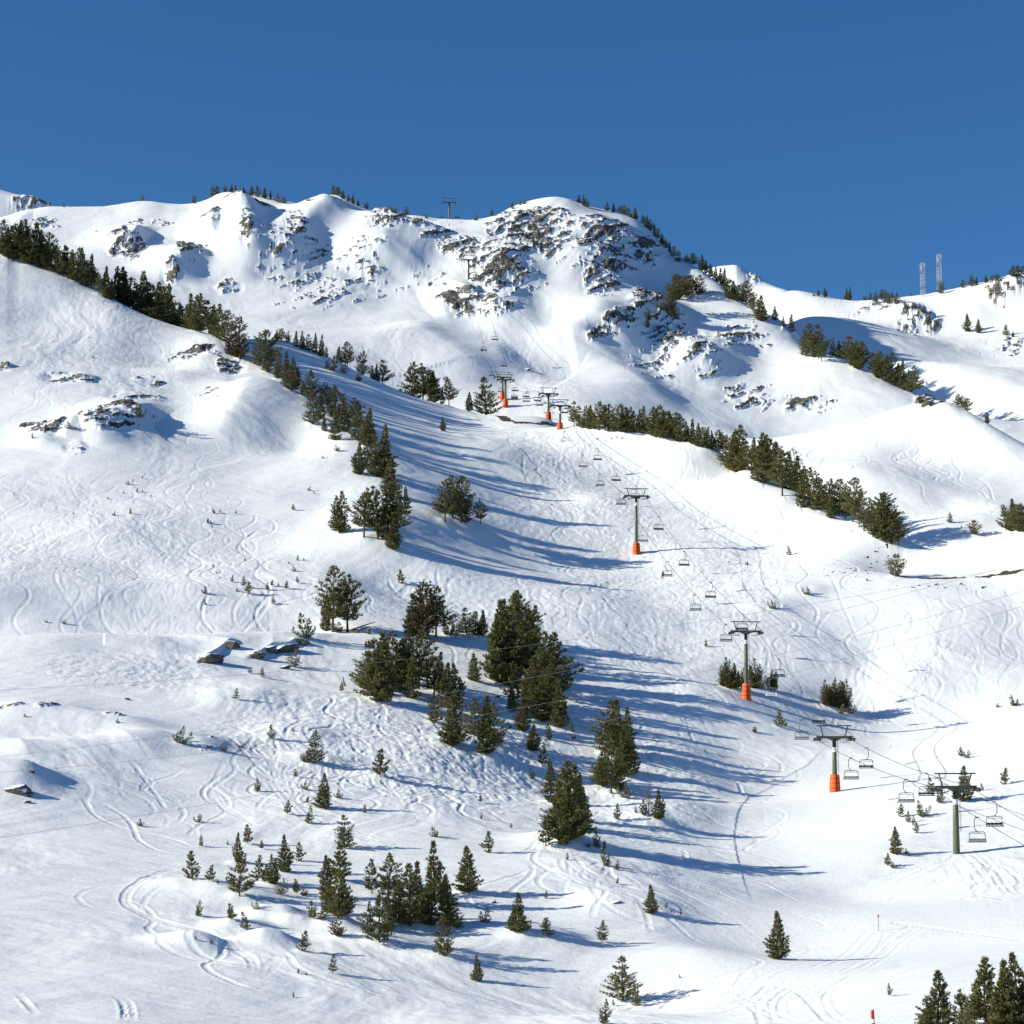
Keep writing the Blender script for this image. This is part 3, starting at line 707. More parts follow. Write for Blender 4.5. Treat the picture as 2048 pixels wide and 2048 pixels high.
# ------------------------------------------------------------------ snow drifted round the feet of the trees
for phrase, gname, lim, trees in GROUPS:
    for (u, v, h, k) in trees:
        if h < 14 or random.random() < .3:
            continue
        x, y, z = raycast(u, v, dmax=(lim(u) if callable(lim) else lim) * K)
        H = min(h * math.hypot(x, y) / F, 7.0)
        r = .35 + .14 * H
        sl, d, side, t = seg_field([(x - .3 * r, y - .2), (x + .5 * r, y - .2)], 3 * r)
        Z[sl] += .055 * H * np.exp(-(d / r) ** 2)

# ------------------------------------------------------------------ snow, rock and earth
def nodes_of(name):
    m = bpy.data.materials.new(name)
    m.use_nodes = True
    nt = m.node_tree
    return m, nt, nt.nodes['Principled BSDF']


def simple(name, col, rough=0.6, metal=0.0, var=0.0, scale=3.0, spec=0.3):
    m, nt, b = nodes_of(name)
    b.inputs['Roughness'].default_value = rough
    b.inputs['Metallic'].default_value = metal
    b.inputs['Specular IOR Level'].default_value = spec
    if var:
        tc = nt.nodes.new('ShaderNodeTexCoord')
        no = nt.nodes.new('ShaderNodeTexNoise')
        no.inputs['Scale'].default_value = scale
        no.inputs['Detail'].default_value = 4
        mr = nt.nodes.new('ShaderNodeMapRange')
        mr.inputs['To Min'].default_value = 1 - var
        mr.inputs['To Max'].default_value = 1 + var
        mx = nt.nodes.new('ShaderNodeMix')
        mx.data_type = 'RGBA'
        mx.blend_type = 'MULTIPLY'
        mx.inputs['Factor'].default_value = 1
        mx.inputs['A'].default_value = (*col, 1)
        nt.links.new(tc.outputs['Object'], no.inputs['Vector'])
        nt.links.new(no.outputs['Fac'], mr.inputs['Value'])
        nt.links.new(mr.outputs[0], mx.inputs['B'])
        nt.links.new(mx.outputs['Result'], b.inputs['Base Color'])
    else:
        b.inputs['Base Color'].default_value = (*col, 1)
    return m


def noise(nt, vec, scale, detail=4, rough=.55):
    no = nt.nodes.new('ShaderNodeTexNoise')
    no.inputs['Scale'].default_value = scale
    no.inputs['Detail'].default_value = detail
    no.inputs['Roughness'].default_value = rough
    nt.links.new(vec, no.inputs['Vector'])
    return no.outputs['Fac']


def math_node(nt, op, a, b=None, clamp=False):
    m = nt.nodes.new('ShaderNodeMath')
    m.operation = op
    m.use_clamp = clamp
    for k, v in ((0, a), (1, b)):
        if v is None:
            continue
        if isinstance(v, (int, float)):
            m.inputs[k].default_value = v
        else:
            nt.links.new(v, m.inputs[k])
    return m.outputs[0]


def mix_col(nt, f, a, b):
    m = nt.nodes.new('ShaderNodeMix')
    m.data_type = 'RGBA'
    nt.links.new(f, m.inputs['Factor'])
    for k, v in (('A', a), ('B', b)):
        if isinstance(v, tuple):
            m.inputs[k].default_value = (*v, 1)
        else:
            nt.links.new(v, m.inputs[k])
    return m.outputs['Result']


def rock_colour(nt, vec):
    n = noise(nt, vec, .35, 6, .65)
    cr = nt.nodes.new('ShaderNodeValToRGB')
    cr.color_ramp.elements[0].position = .33
    cr.color_ramp.elements[0].color = (.045, .042, .037, 1)
    cr.color_ramp.elements[1].position = .68
    cr.color_ramp.elements[1].color = (.27, .235, .18, 1)
    e = cr.color_ramp.elements.new(.5)
    e.color = (.118, .105, .086, 1)
    nt.links.new(n, cr.inputs['Fac'])
    return cr.outputs['Color']


snow_mat, nt, bs = nodes_of('snow')
geo = nt.nodes.new('ShaderNodeNewGeometry')
pos = geo.outputs['Position']


def attr(nt, name):
    a = nt.nodes.new('ShaderNodeAttribute')
    a.attribute_name = name
    return a.outputs['Fac']


brk = noise(nt, pos, 1.1, 4, .7)
rk = math_node(nt, 'ADD', attr(nt, 'rock'), math_node(nt, 'MULTIPLY', math_node(nt, 'SUBTRACT', brk, .52), 1.9))
sepn = nt.nodes.new('ShaderNodeSeparateXYZ')
nt.links.new(geo.outputs['Normal'], sepn.inputs[0])
# snow settles where the rock is flat
flat = math_node(nt, 'MULTIPLY', math_node(nt, 'SUBTRACT', sepn.outputs['Z'], .86), 3.2, )
flat = math_node(nt, 'MAXIMUM', flat, 0.0)
rk = math_node(nt, 'SUBTRACT', rk, flat)
mr = nt.nodes.new('ShaderNodeMapRange')
mr.interpolation_type = 'SMOOTHSTEP'
mr.inputs['From Min'].default_value = .40
mr.inputs['From Max'].default_value = .62
nt.links.new(rk, mr.inputs['Value'])
rockf = mr.outputs[0]
er = math_node(nt, 'ADD', attr(nt, 'earth'), math_node(nt, 'MULTIPLY', math_node(nt, 'SUBTRACT', noise(nt, pos, 1.6, 4, .7), .5), 1.4))
mr2 = nt.nodes.new('ShaderNodeMapRange')
mr2.interpolation_type = 'SMOOTHSTEP'
mr2.inputs['From Min'].default_value = .45
mr2.inputs['From Max'].default_value = .7
nt.links.new(er, mr2.inputs['Value'])
col = mix_col(nt, mr2.outputs[0], (.925, .93, .94), (.085, .066, .045))
col = mix_col(nt, rockf, col, rock_colour(nt, pos))
nt.links.new(col, bs.inputs['Base Color'])
bs.inputs['Roughness'].default_value = .75
bs.inputs['Specular IOR Level'].default_value = .15
# fine grain of the snow
h1 = noise(nt, pos, 1.6, 5, .6)
mp = nt.nodes.new('ShaderNodeMapping')
mp.inputs['Scale'].default_value = (.35, 1.2, .6)
mp.inputs['Rotation'].default_value = (0, 0, .5)
nt.links.new(pos, mp.inputs['Vector'])
h2 = noise(nt, mp.outputs[0], 1.0, 5, .6)
hh = math_node(nt, 'ADD', h1, h2)
bp = nt.nodes.new('ShaderNodeBump')
bp.inputs['Strength'].default_value = .36
bp.inputs['Distance'].default_value = .16
nt.links.new(hh, bp.inputs['Height'])
nt.links.new(bp.outputs[0], bs.inputs['Normal'])

# ------------------------------------------------------------------ terrain mesh
def grid_mesh(name, X, Y, Z, attrs):
    nr, nc = X.shape
    me = bpy.data.meshes.new(name)
    co = np.stack([X, Y, Z], -1).reshape(-1, 3).astype(np.float32)
    i = np.arange((nr - 1) * (nc - 1))
    r, c = i // (nc - 1), i % (nc - 1)
    a = r * nc + c
    f = np.stack([a, a + 1, a + nc + 1, a + nc], -1).astype(np.int32)
    me.vertices.add(len(co))
    me.vertices.foreach_set('co', co.ravel())
    me.loops.add(f.size)
    me.loops.foreach_set('vertex_index', f.ravel())
    me.polygons.add(len(f))
    me.polygons.foreach_set('loop_start', np.arange(0, f.size, 4, dtype=np.int32))
    me.polygons.foreach_set('use_smooth', np.ones(len(f), bool))
    for k, v in attrs.items():
        at = me.attributes.new(k, 'FLOAT', 'POINT')
        at.data.foreach_set('value', v.astype(np.float32).ravel())
    me.update()
    o = bpy.data.objects.new(name, me)
    COL.objects.link(o)
    return o


terrain = grid_mesh('terrain', X, Y, Z, {'rock': ROCK, 'earth': EARTH, 'piste': PISTE})
terrain['kind'] = 'structure'
terrain.data.materials.append(snow_mat)

# ------------------------------------------------------------------ camera, sun, sky
cam_d = bpy.data.cameras.new('camera')
cam_d.sensor_width = 36.0
cam_d.lens = 36.0 * F / 2048.0
cam_d.clip_start = 1.0
cam_d.clip_end = 20000.0
cam = bpy.data.objects.new('camera', cam_d)
COL.objects.link(cam)
cam.location = (0, 0, 0)
cam.rotation_euler = (math.pi / 2 + PITCH, 0, 0)
sc.camera = cam

SUN_EL = math.radians(SUN_EL_DEG)
SUN_AZ = math.radians(SUN_AZ_DEG)        # bearing of the sun, clockwise from +Y (the view direction)
sun_dir = Vector((math.sin(SUN_AZ) * math.cos(SUN_EL), math.cos(SUN_AZ) * math.cos(SUN_EL), math.sin(SUN_EL)))
sd = bpy.data.lights.new('sun', 'SUN')
sd.energy = SUN_STRENGTH
sd.angle = math.radians(0.53)
sd.color = (1.0, 0.965, 0.80)
so = bpy.data.objects.new('sun', sd)
COL.objects.link(so)
so.rotation_euler = (-sun_dir).to_track_quat('-Z', 'Y').to_euler()

w = bpy.data.worlds.new('World')
sc.world = w
w.use_nodes = True
nt = w.node_tree
nt.nodes.clear()
sky = nt.nodes.new('ShaderNodeTexSky')
sky.sky_type = 'NISHITA'
sky.sun_disc = False
sky.sun_elevation = SUN_EL
sky.sun_rotation = SUN_AZ
sky.altitude = 2200
sky.air_density = 1.0
sky.dust_density = 5.0
sky.ozone_density = 10.0
bg = nt.nodes.new('ShaderNodeBackground')
bg.inputs['Strength'].default_value = SKY_STRENGTH
out = nt.nodes.new('ShaderNodeOutputWorld')
tint = nt.nodes.new('ShaderNodeMix')          # white balance of the sky
tint.data_type = 'RGBA'
tint.blend_type = 'MULTIPLY'
tint.inputs['Factor'].default_value = 1.0
tint.inputs['B'].default_value = (0.84, 1.06, 1.03, 1)
nt.links.new(sky.outputs[0], tint.inputs['A'])
nt.links.new(tint.outputs['Result'], bg.inputs['Color'])
nt.links.new(bg.outputs[0], out.inputs['Surface'])

sc.view_settings.view_transform = 'Standard'
sc.view_settings.look = 'None'
sc.view_settings.gamma = 1.0
sc.view_settings.exposure = EXPOSURE
sc.view_settings.use_curve_mapping = False
sc.cycles.max_bounces = 10
sc.cycles.diffuse_bounces = 8
sc.cycles.use_denoising = USE_DENOISE

# ------------------------------------------------------------------ things: naming helpers
def tag(o, label, cat, group=None):
    o['label'] = label
    o['category'] = cat
    if group:
        o['group'] = group
    return o


def empty(name, loc, rz=0.0):
    o = bpy.data.objects.new(name, None)
    o.empty_display_size = 0.3
    COL.objects.link(o)
    o.location = loc
    o.rotation_euler = (0, 0, rz)
    return o


def link(name, mesh, parent=None):
    o = bpy.data.objects.new(name, mesh)
    COL.objects.link(o)
    if parent is not None:
        o.parent = parent
    return o


class MB:
    """collects triangles, tubes and boxes for one mesh"""

    def __init__(s):
        s.v, s.f, s.m, s.t = [], [], [], []

    def add(s, verts, faces, mat=0, tint=1.0):
        b = len(s.v)
        s.v.extend(verts)
        for q in faces:
            s.f.append(tuple(b + k for k in q))
            s.m.append(mat)
        s.t.extend([tint] * len(verts))

    def tube(s, pts, rad, n=6, mat=0, tint=1.0, cap=True):
        pts = [Vector(p) for p in pts]
        rad = rad if hasattr(rad, '__len__') else [rad] * len(pts)
        vs, fs = [], []
        ref = None
        for k, p in enumerate(pts):
            d = (pts[min(k + 1, len(pts) - 1)] - pts[max(k - 1, 0)])
            d = d.normalized() if d.length > 1e-9 else Vector((0, 0, 1))
            if ref is None:
                ref = d.orthogonal().normalized()
            a = (ref - d * ref.dot(d)).normalized()
            ref = a
            b = d.cross(a)
            for q in range(n):
                w = 2 * math.pi * (q + .5) / n
                vs.append(tuple(p + (a * math.cos(w) + b * math.sin(w)) * rad[k]))
        for k in range(len(pts) - 1):
            for q in range(n):
                fs.append((k * n + q, k * n + (q + 1) % n, (k + 1) * n + (q + 1) % n, (k + 1) * n + q))
        if cap:
            fs.append(tuple(range(n))[::-1])
            fs.append(tuple((len(pts) - 1) * n + q for q in range(n)))
        s.add(vs, fs, mat, tint)

    def box(s, c, size, mat=0, rot=None):
        c = Vector(c)
        vs = []
        for dx in (-.5, .5):
            for dy in (-.5, .5):
                for dz in (-.5, .5):
                    p = Vector((dx * size[0], dy * size[1], dz * size[2]))
                    if rot is not None:
                        p = rot @ p
                    vs.append(tuple(c + p))
        s.add(vs, [(0, 1, 3, 2), (4, 6, 7, 5), (0, 4, 5, 1), (2, 3, 7, 6), (0, 2, 6, 4), (1, 5, 7, 3)], mat)

    def mesh(s, name, mats, smooth_on=False, tint=False):
        me = bpy.data.meshes.new(name)
        me.from_pydata(s.v, [], s.f)
        for m in mats:
            me.materials.append(m)
        if len(mats) > 1:
            me.polygons.foreach_set('material_index', s.m)
        if smooth_on:
            me.polygons.foreach_set('use_smooth', [True] * len(s.f))
        if tint:
            a = me.attributes.new('tint', 'FLOAT', 'POINT')
            a.data.foreach_set('value', s.t)
        me.update()
        return me

    def build(s, name, mats, parent=None, smooth_on=False):
        return link(name, s.mesh(name, mats if isinstance(mats, list) else [mats], smooth_on), parent)


# ------------------------------------------------------------------ foliage and bark
def needle_mat(name, c0, c1):
    m, nt, b = nodes_of(name)
    oi = nt.nodes.new('ShaderNodeObjectInfo')
    c = mix_col(nt, oi.outputs['Random'], c0, c1)
    mx = nt.nodes.new('ShaderNodeMix')
    mx.data_type = 'RGBA'
    mx.blend_type = 'MULTIPLY'
    mx.inputs['Factor'].default_value = 1
    nt.links.new(c, mx.inputs['A'])
    nt.links.new(attr(nt, 'tint'), mx.inputs['B'])
    nt.links.new(mx.outputs['Result'], b.inputs['Base Color'])
    b.inputs['Roughness'].default_value = .65
    b.inputs['Specular IOR Level'].default_value = .25
    return m


M_NEEDLE = needle_mat('pine_needles', (.118, .117, .035), (.165, .150, .050))
M_RUST = needle_mat('browned_needles', (.10, .062, .028), (.12, .075, .035))
M_TWIG = needle_mat('dry_twigs', (.16, .135, .105), (.20, .165, .13))
M_BARK = simple('bark', (.085, .066, .050), .9, 0, .35, 6)
M_CLUMP = simple('settled_snow', (.92, .925, .935), .7)


def rnd(a, b):
    return random.uniform(a, b)


def tuft(mb, p, ax, ln, n, mat, tint, spread=.75, wid=.26):
    ax = ax.normalized()
    a = ax.orthogonal().normalized()
    b = ax.cross(a)
    w0 = rnd(0, 6.28)
    for k in range(n):
        w = w0 + 6.283 * k / n + rnd(-.3, .3)
        side = a * math.cos(w) + b * math.sin(w)
        d = (ax + side * spread * rnd(.5, 1.2)).normalized()
        q = p + ax * ln * rnd(-.25, .35)
        tip = q + d * ln * rnd(.75, 1.2)
        t = d.cross(side)
        t = (t + side * rnd(-.6, .6)).normalized() * ln * wid * .5
        m = q + d * ln * .45
        mb.add([tuple(q - t * .4), tuple(m + t), tuple(tip), tuple(m - t)], [(0, 1, 2, 3)], mat, tint * rnd(.8, 1.2))


def pine(seed, width=.5, bare=.08, whorls=17, per=6, top=.8, lump=.25, lean=0.0, mat=0, fill=1.0, upturn=.5, snow=.0, tuft_len=.05, blades=6, gap=0.0):
    """one pine of height 1: returns (trunk mesh builder, crown mesh builder)"""
    random.seed(seed)
    tr, cr = MB(), MB()
    bend = [(rnd(-.02, .02), rnd(-.02, .02)) for _ in range(4)]

    def axis(z):
        k = min(3, int(max(z, 0) * 4))
        f = max(z, 0) * 4 - k
        a = bend[k - 1] if k else (0, 0)
        b = bend[k]
        return Vector((a[0] + (b[0] - a[0]) * f + lean * z * z, a[1] + (b[1] - a[1]) * f, z))

    zs = [-.09, 0, .15, .35, .55, .75, .9, .97]
    tr.tube([axis(z) for z in zs], [.024, .021, .018, .015, .011, .007, .004, .002], 6)
    lob = [(rnd(0, 6.28), rnd(0, 6.28)) for _ in range(3)]
    for i in range(whorls):
        t = (i + rnd(-.25, .25)) / (whorls - 1)
        t = min(max(t, 0), 1)
        z = bare + t * (.965 - bare)
        prof = min(1.0, (t + .16) / .34) ** .7 * (1 - t) ** top * 1.25 + .045
        nb = max(3, int(round(per * (1 - .45 * t))))
        az0 = rnd(0, 6.28)
        if gap and rnd(0, 1) < gap:
            continue
        for k in range(nb):
            az = az0 + 6.283 * k / nb + rnd(-.4, .4)
            lm = 1 + lump * (math.sin(2 * az + lob[0][0] + z * 9) + .6 * math.sin(3 * az + lob[1][0] - z * 14))
            L = width * .5 * prof * max(.25, lm) * rnd(.72, 1.12)
            o = Vector((math.cos(az), math.sin(az), 0))
            lat = Vector((-o.y, o.x, 0))
            base = axis(z)
            dip = rnd(-.30, .02) * (1 - t)

            def bp(s):
                return base + o * (L * s) + Vector((0, 0, L * (dip * s + upturn * s * s)))
            if L > .05:
                tr.tube([bp(0), bp(.5), bp(.92)], [.0065 * (1 - t) + .002, .004 * (1 - t) + .0015, .001], 3, cap=False)
            nt_ = max(2, int(fill * (3 + L / (.026 if tuft_len > .045 else .0175))))
            for q in range(nt_):
                s = rnd(.22, 1.0) ** .7 if q else 1.0
                wob_ = lat * (rnd(-1, 1) * .30 * L * s)
                p = bp(s) + wob_ + Vector((0, 0, rnd(-.012, .03)))
                ax = o * (.25 + .75 * s) + Vector((0, 0, rnd(.5, 1.2))) + lat * rnd(-.5, .5)
                tn = rnd(.68, 1.3)
                tuft(cr, p, ax, tuft_len * rnd(.75, 1.2), blades, 1 if rnd(0, 1) < snow else mat, tn)
    # leader
    for q in range(5):
        tuft(cr, axis(.90 + .02 * q) + Vector((rnd(-.01, .01), rnd(-.01, .01), 0)), Vector((rnd(-.2, .2), rnd(-.2, .2), 1)), tuft_len * .9, blades, mat, rnd(.8, 1.2), .5)
    return tr, cr


def multi(seed, stems, spread, hs, **kw):
    """several stems from one root"""
    random.seed(seed)
    tr, cr = MB(), MB()
    for i in range(stems):
        h = 1.0 if i == 0 else rnd(*hs)
        az = 6.283 * i / stems + rnd(-.4, .4)
        off = Vector((math.cos(az), math.sin(az), 0)) * (spread * (0.35 if i == 0 else rnd(.6, 1.1)))
        st = random.getstate()
        a, b = pine(seed * 31 + i, **kw)
        random.setstate(st)
        for s_, d_ in ((a, tr), (b, cr)):
            vs = []
            for v in s_.v:
                lean = off * (.25 + .75 * min(1, v[2] * 1.3 + .1))
                vs.append((v[0] * h + lean.x, v[1] * h + lean.y, v[2] * h))
            bse = len(d_.v)
            d_.v.extend(vs)
            d_.f.extend(tuple(bse + k for k in f) for f in s_.f)
            d_.m.extend(s_.m)
            d_.t.extend(s_.t)
    return tr, cr


PROTO = {}


def proto(key, words, tc, mats=None):
    tr, cr = tc
    xs = [v[0] for v in cr.v]
    ys = [v[1] for v in cr.v]
    zs = [v[2] for v in cr.v]
    top = max(zs)
    PROTO.setdefault(key, []).append(dict(trunk=tr.mesh('trunk', [M_BARK], True), crown=cr.mesh('crown', mats or [M_NEEDLE, M_CLUMP], False, True),
                                          words=words, width=.5 * ((max(xs) - min(xs)) + (max(ys) - min(ys))), top=top))


TL = dict(tuft_len=.038, blades=6)
for sd_ in (1, 2, 3):
    proto('p', 'dense dark', pine(sd_, .45, .03, 23, 7, 1.0, .26, rnd(-.05, .05), fill=1.55, upturn=.32, gap=.04, **TL))
for sd_ in (4, 5, 33):
    proto('p', 'ragged olive', pine(sd_, .52, .06, 19, 6, .85, .42, rnd(-.08, .08), fill=1.45, upturn=.4, gap=.09, **TL))
proto('p', 'twin-topped', multi(34, 2, .10, (.82, .93), width=.40, bare=.04, whorls=19, per=6, top=.9, lump=.35, fill=1.35, upturn=.35, gap=.06, **TL))
for sd_ in (6, 7, 36):
    proto('n', 'slim pointed', pine(sd_, .33, .03, 23, 6, 1.05, .25, rnd(-.03, .03), fill=1.5, upturn=.3, gap=.04, **TL))
for sd_ in (8, 9, 38):
    proto('w', 'broad rounded', pine(sd_, .64, .06, 17, 7, .6, .40, rnd(-.08, .08), fill=1.6, upturn=.5, gap=.08, **TL))
for sd_ in (10, 11, 40):
    proto('t', 'bare-stemmed', pine(sd_, .48, .22, 16, 6, .7, .48, rnd(-.08, .08), fill=1.5, upturn=.4, gap=.12, **TL))
for sd_ in (12, 13, 42):
    proto('s', 'young spiky', pine(sd_, .50, .02, 12, 5, .8, .4, rnd(-.12, .12), fill=1.25, tuft_len=.08, blades=6, snow=.03, gap=.06))
for sd_ in (14, 44):
    proto('s', 'thin young', pine(sd_, .40, .03, 12, 5, .8, .45, rnd(-.16, .16), fill=1.0, tuft_len=.075, blades=6, snow=.03, gap=.10))
proto('s', 'forked young', multi(45, 2, .22, (.5, .75), width=.36, bare=.03, whorls=10, per=4, top=.8, lump=.4, fill=1.1, tuft_len=.08, blades=6, snow=.03))
for sd_ in (15, 16, 46):
    proto('b', 'low bushy', multi(sd_, 5, .55, (.35, .8), width=.42, bare=.02, whorls=8, per=4, top=.7, fill=.8, tuft_len=.11, blades=5, snow=.06))
for sd_ in (17, 47):
    proto('c', 'many-stemmed', multi(sd_, 6, .20, (.6, .97), width=.30, bare=.03, whorls=16, per=5, top=.8, lump=.35, fill=1.1, **TL))
proto('r', 'half browned', pine(18, .56, .06, 16, 6, .6, .4, .03, fill=1.15, gap=.08, **TL), [M_RUST, M_CLUMP])
proto('r', 'browned', pine(20, .44, .06, 17, 6, .7, .4, .03, fill=1.15, gap=.08, **TL), [M_RUST, M_CLUMP])
proto('d', 'grey bare-branched', pine(19, .46, .10, 14, 5, .7, .3, .04, fill=.55, tuft_len=.05, blades=3), [M_TWIG, M_CLUMP])
proto('x', 'leafless twiggy', multi(21, 5, .40, (.5, .9), width=.6, bare=.1, whorls=6, per=4, top=.5, fill=.5, tuft_len=.12, blades=3), [M_TWIG, M_CLUMP])
proto('q', 'rusty leafless', multi(22, 5, .40, (.5, .9), width=.7, bare=.05, whorls=6, per=4, top=.5, fill=.8, tuft_len=.12, blades=4), [M_RUST, M_CLUMP])
KIND = {'p': ('pine_tree', 'pine', 'pine tree'), 'n': ('pine_tree', 'pine', 'pine tree'), 'w': ('pine_tree', 'pine', 'pine tree'), 't': ('pine_tree', 'pine', 'pine tree'),
        'c': ('pine_tree', 'pine', 'pine tree'), 'r': ('pine_tree', 'pine', 'pine tree'), 'd': ('dead_pine', 'dead pine', 'dead tree'),
        's': ('pine_sapling', 'sapling', 'sapling'), 'b': ('dwarf_pine', 'dwarf pine', 'shrub'), 'x': ('bare_shrub', 'shrub', 'shrub'), 'q': ('bare_shrub', 'shrub', 'shrub')}
ORD = ('first second third fourth fifth sixth seventh eighth ninth tenth eleventh twelfth thirteenth fourteenth fifteenth sixteenth seventeenth eighteenth nineteenth twentieth '
       'twenty-first twenty-second twenty-third twenty-fourth twenty-fifth twenty-sixth twenty-seventh twenty-eighth twenty-ninth thirtieth').split()


# group phrase (read after "... from the left"), group name, farthest distance, trees: u, v of the foot, height, all in photo pixels, kind
random.seed(19)
# the 300 pines that show largest stand as objects of their own; the smallest far ones are gathered into one
_all = sorted((h for g in GROUPS for (u, v, h, k) in g[3] if KIND[k][0] == 'pine_tree'), reverse=True)
H_MIN = _all[299] if len(_all) > 300 else 0
FAR_V, FAR_F, FAR_M, FAR_T, FAR_N = [], [], [], [], 0


def add_far(pr, loc, rot, sx, sz):
    global FAR_N
    for me, mat, step, grow in ((pr['trunk'], 0, 1, 1.0), (pr['crown'], 1, 2, 1.35)):
        nv = len(me.vertices)
        co = np.empty(nv * 3, np.float32)
        me.vertices.foreach_get('co', co)
        co = co.reshape(-1, 3)
        if mat:
            q = co.reshape(-1, 4, 3)[::step]
            c = q.mean(1, keepdims=True)
            co = (c + (q - c) * grow).reshape(-1, 3)
            fa = (np.arange(len(co)).reshape(-1, 4)).tolist()
            t = np.empty(nv, np.float32)
            me.attributes['tint'].data.foreach_get('value', t)
            t = t.reshape(-1, 4)[::step].ravel()
        else:
            fa = [list(p.vertices) for p in me.polygons]
            t = np.ones(nv, np.float32)
        cs, sn = math.cos(rot), math.sin(rot)
        w = np.stack([(co[:, 0] * cs - co[:, 1] * sn) * sx + loc[0], (co[:, 0] * sn + co[:, 1] * cs) * sx + loc[1], co[:, 2] * sz + loc[2]], -1)
        FAR_V.append(w)
        FAR_F.extend([[i + FAR_N for i in f] for f in fa])
        FAR_M.extend([mat] * len(fa))
        FAR_T.append(t)
        FAR_N += len(w)


TAKEN = 0
TREE_COUNT = 0
for phrase, gname, lim, trees in GROUPS:
    rows = []
    for (u, v, h, k) in trees:
        dm = (lim(u) if callable(lim) else lim) * K
        x, y, z = raycast(u, v, dmax=dm)
        fwd = y * CP + z * SP
        H = h * fwd / F
        tz = float(ray(u, v - h)[1]) * math.hypot(x, y) - z      # so that the tip stands where the photo shows it
        H = min(max(tz, .75 * H), 1.45 * H)
        pr = random.choice(PROTO[k])
        rows.append((u, v, x, y, z, H, k, pr, h))
    by = {}
    for r in sorted(rows, key=lambda r: r[0]):
        by.setdefault(KIND[r[6]][1], []).append(r)
    for noun, rs in by.items():
        for i, (u, v, x, y, z, H, k, pr, h) in enumerate(rs):
            name, _, cat = KIND[k]
            sz = '' if H < .01 else ('tall ' if H > 9 else 'small ' if H < 2.6 and k != 's' else '')
            if len(rs) == 1:
                lab = '%s%s %s %s' % ('', 'only', noun, phrase) if len(rows) > 1 else '%s %s %s' % (pr['words'], noun, phrase)
                if len(rows) > 1:
                    lab = '%s%s %s, the only %s %s' % (sz, pr['words'], noun, noun.split()[-1] if noun != 'dead pine' else 'dead one', phrase)
            else:
                lab = '%s%s %s, %s from the left %s' % (sz, pr['words'], noun, ORD[i], phrase)
            if len(lab.split()) > 16 and sz:
                lab = lab[len(sz):]
            if len(lab.split()) > 16:
                lab = lab.replace(pr['words'] + ' ', pr['words'].split()[0] + ' ', 1)
            if len(lab.split()) > 16:
                lab = lab.replace(' from the left ', ' from left ', 1)
            if len(lab.split()) > 16:
                print('LONG', lab)
            if name == 'pine_tree' and (rs[i][8] < H_MIN or TAKEN >= 300):
                sc_ = H / pr['top']
                add_far(pr, (x, y, z - .02 * H), random.uniform(0, 6.28), sc_ * random.uniform(.9, 1.1), sc_)
                continue
            TAKEN += name == 'pine_tree'
            e = empty(name, (x, y, z - .02 * H), random.uniform(0, 6.28))
            tl = .16 if k in 'sb' else .05
            e.rotation_euler = (random.uniform(-tl, tl), random.uniform(-tl, tl), e.rotation_euler[2])
            s = H / pr['top']
            wd = 1.04 if h > 55 else .94
            e.scale = (s * wd * random.uniform(.9, 1.12), s * wd * random.uniform(.9, 1.12), s)
            tag(e, lab, cat, gname)
            link('trunk', pr['trunk'], e)
            link('crown', pr['crown'], e)
            TREE_COUNT += 1
from collections import Counter
print('KINDS', Counter(o.name.split('.')[0] for o in COL.objects if o.type == 'EMPTY'))
print('TREES', TREE_COUNT)

if FAR_N:
    me = bpy.data.meshes.new('distant_pines')
    me.from_pydata(np.concatenate(FAR_V).tolist(), [], FAR_F)
    me.materials.append(M_BARK)
    me.materials.append(M_NEEDLE)
    me.polygons.foreach_set('material_index', FAR_M)
    a_ = me.attributes.new('tint', 'FLOAT', 'POINT')
    a_.data.foreach_set('value', np.concatenate(FAR_T))
    me.update()
    o = link('distant_pines', me)
    o['kind'] = 'stuff'
    tag(o, 'many tiny dark pines far off along the skyline and the high spurs', 'pine trees')

# ------------------------------------------------------------------ chairlift
M_OLIVE = simple('olive_paint', (.105, .125, .070), .45, 0, .18, 1.5)
M_DARKO = simple('dark_olive_steel', (.060, .070, .045), .5, 0, .2, 2)
M_RUBBER = simple('black_rubber', (.018, .018, .018), .8)
M_GALV = simple('galvanised_steel', (.30, .31, .31), .45, .6, .1, 3)
M_ORANGE = simple('orange_padding', (.78, .125, .026), .7, 0, .12, 2)
M_WHITE = simple('white_plate', (.80, .80, .83), .5)
M_SEAT = simple('black_seat', (.016, .016, .018), .6)
M_GREYS = simple('grey_seat_back', (.36, .37, .37), .6)
M_CABLE = simple('steel_rope', (.10, .10, .10), .5, .5)
M_DGREY = simple('dull_grey_steel', (.17, .175, .175), .5)
M_CREAM = simple('cream_panel', (.72, .70, .64), .5)

# u, v of the foot, distance, v of the cross beam, padding, plate
TOWERS = [(898, 438, 588, 405, 0, 0), (937, 556, 542, 520, 0, 0), (1005, 809, 478, 755, 1, 0), (1011, 815, 474, 760, 1, 0), (1097, 841, 427, 788, 1, 0), (1120, 857, 402, 812, 1, 1),
          (1273, 1115, 326, 993, 1, 1), (1493, 1403, 257, 1264, 1, 1), (1670, 1587, 219, 1476, 1, 1), (1913, 1705, 187, 1576, 0, 1)]
TLABEL = ['small lift tower standing on the mountain crest against the sky', 'lift tower on the slope in front of the dark cliff rocks',
          'rear one of the twin lift towers with orange padded feet', 'front one of the twin lift towers with orange padded feet',
          'lift tower beside the brown earth strip, with a round orange foot pad', 'short lift tower beside the first pine of the right tree row',
          'tall olive lift tower alone on the tracked piste, orange foot and long shadow', 'olive lift tower with orange foot in front of the low pine thicket',
          'olive lift tower with solid orange foot on the bright groomed slope', 'nearest lift tower, thick olive pole without any orange padding']
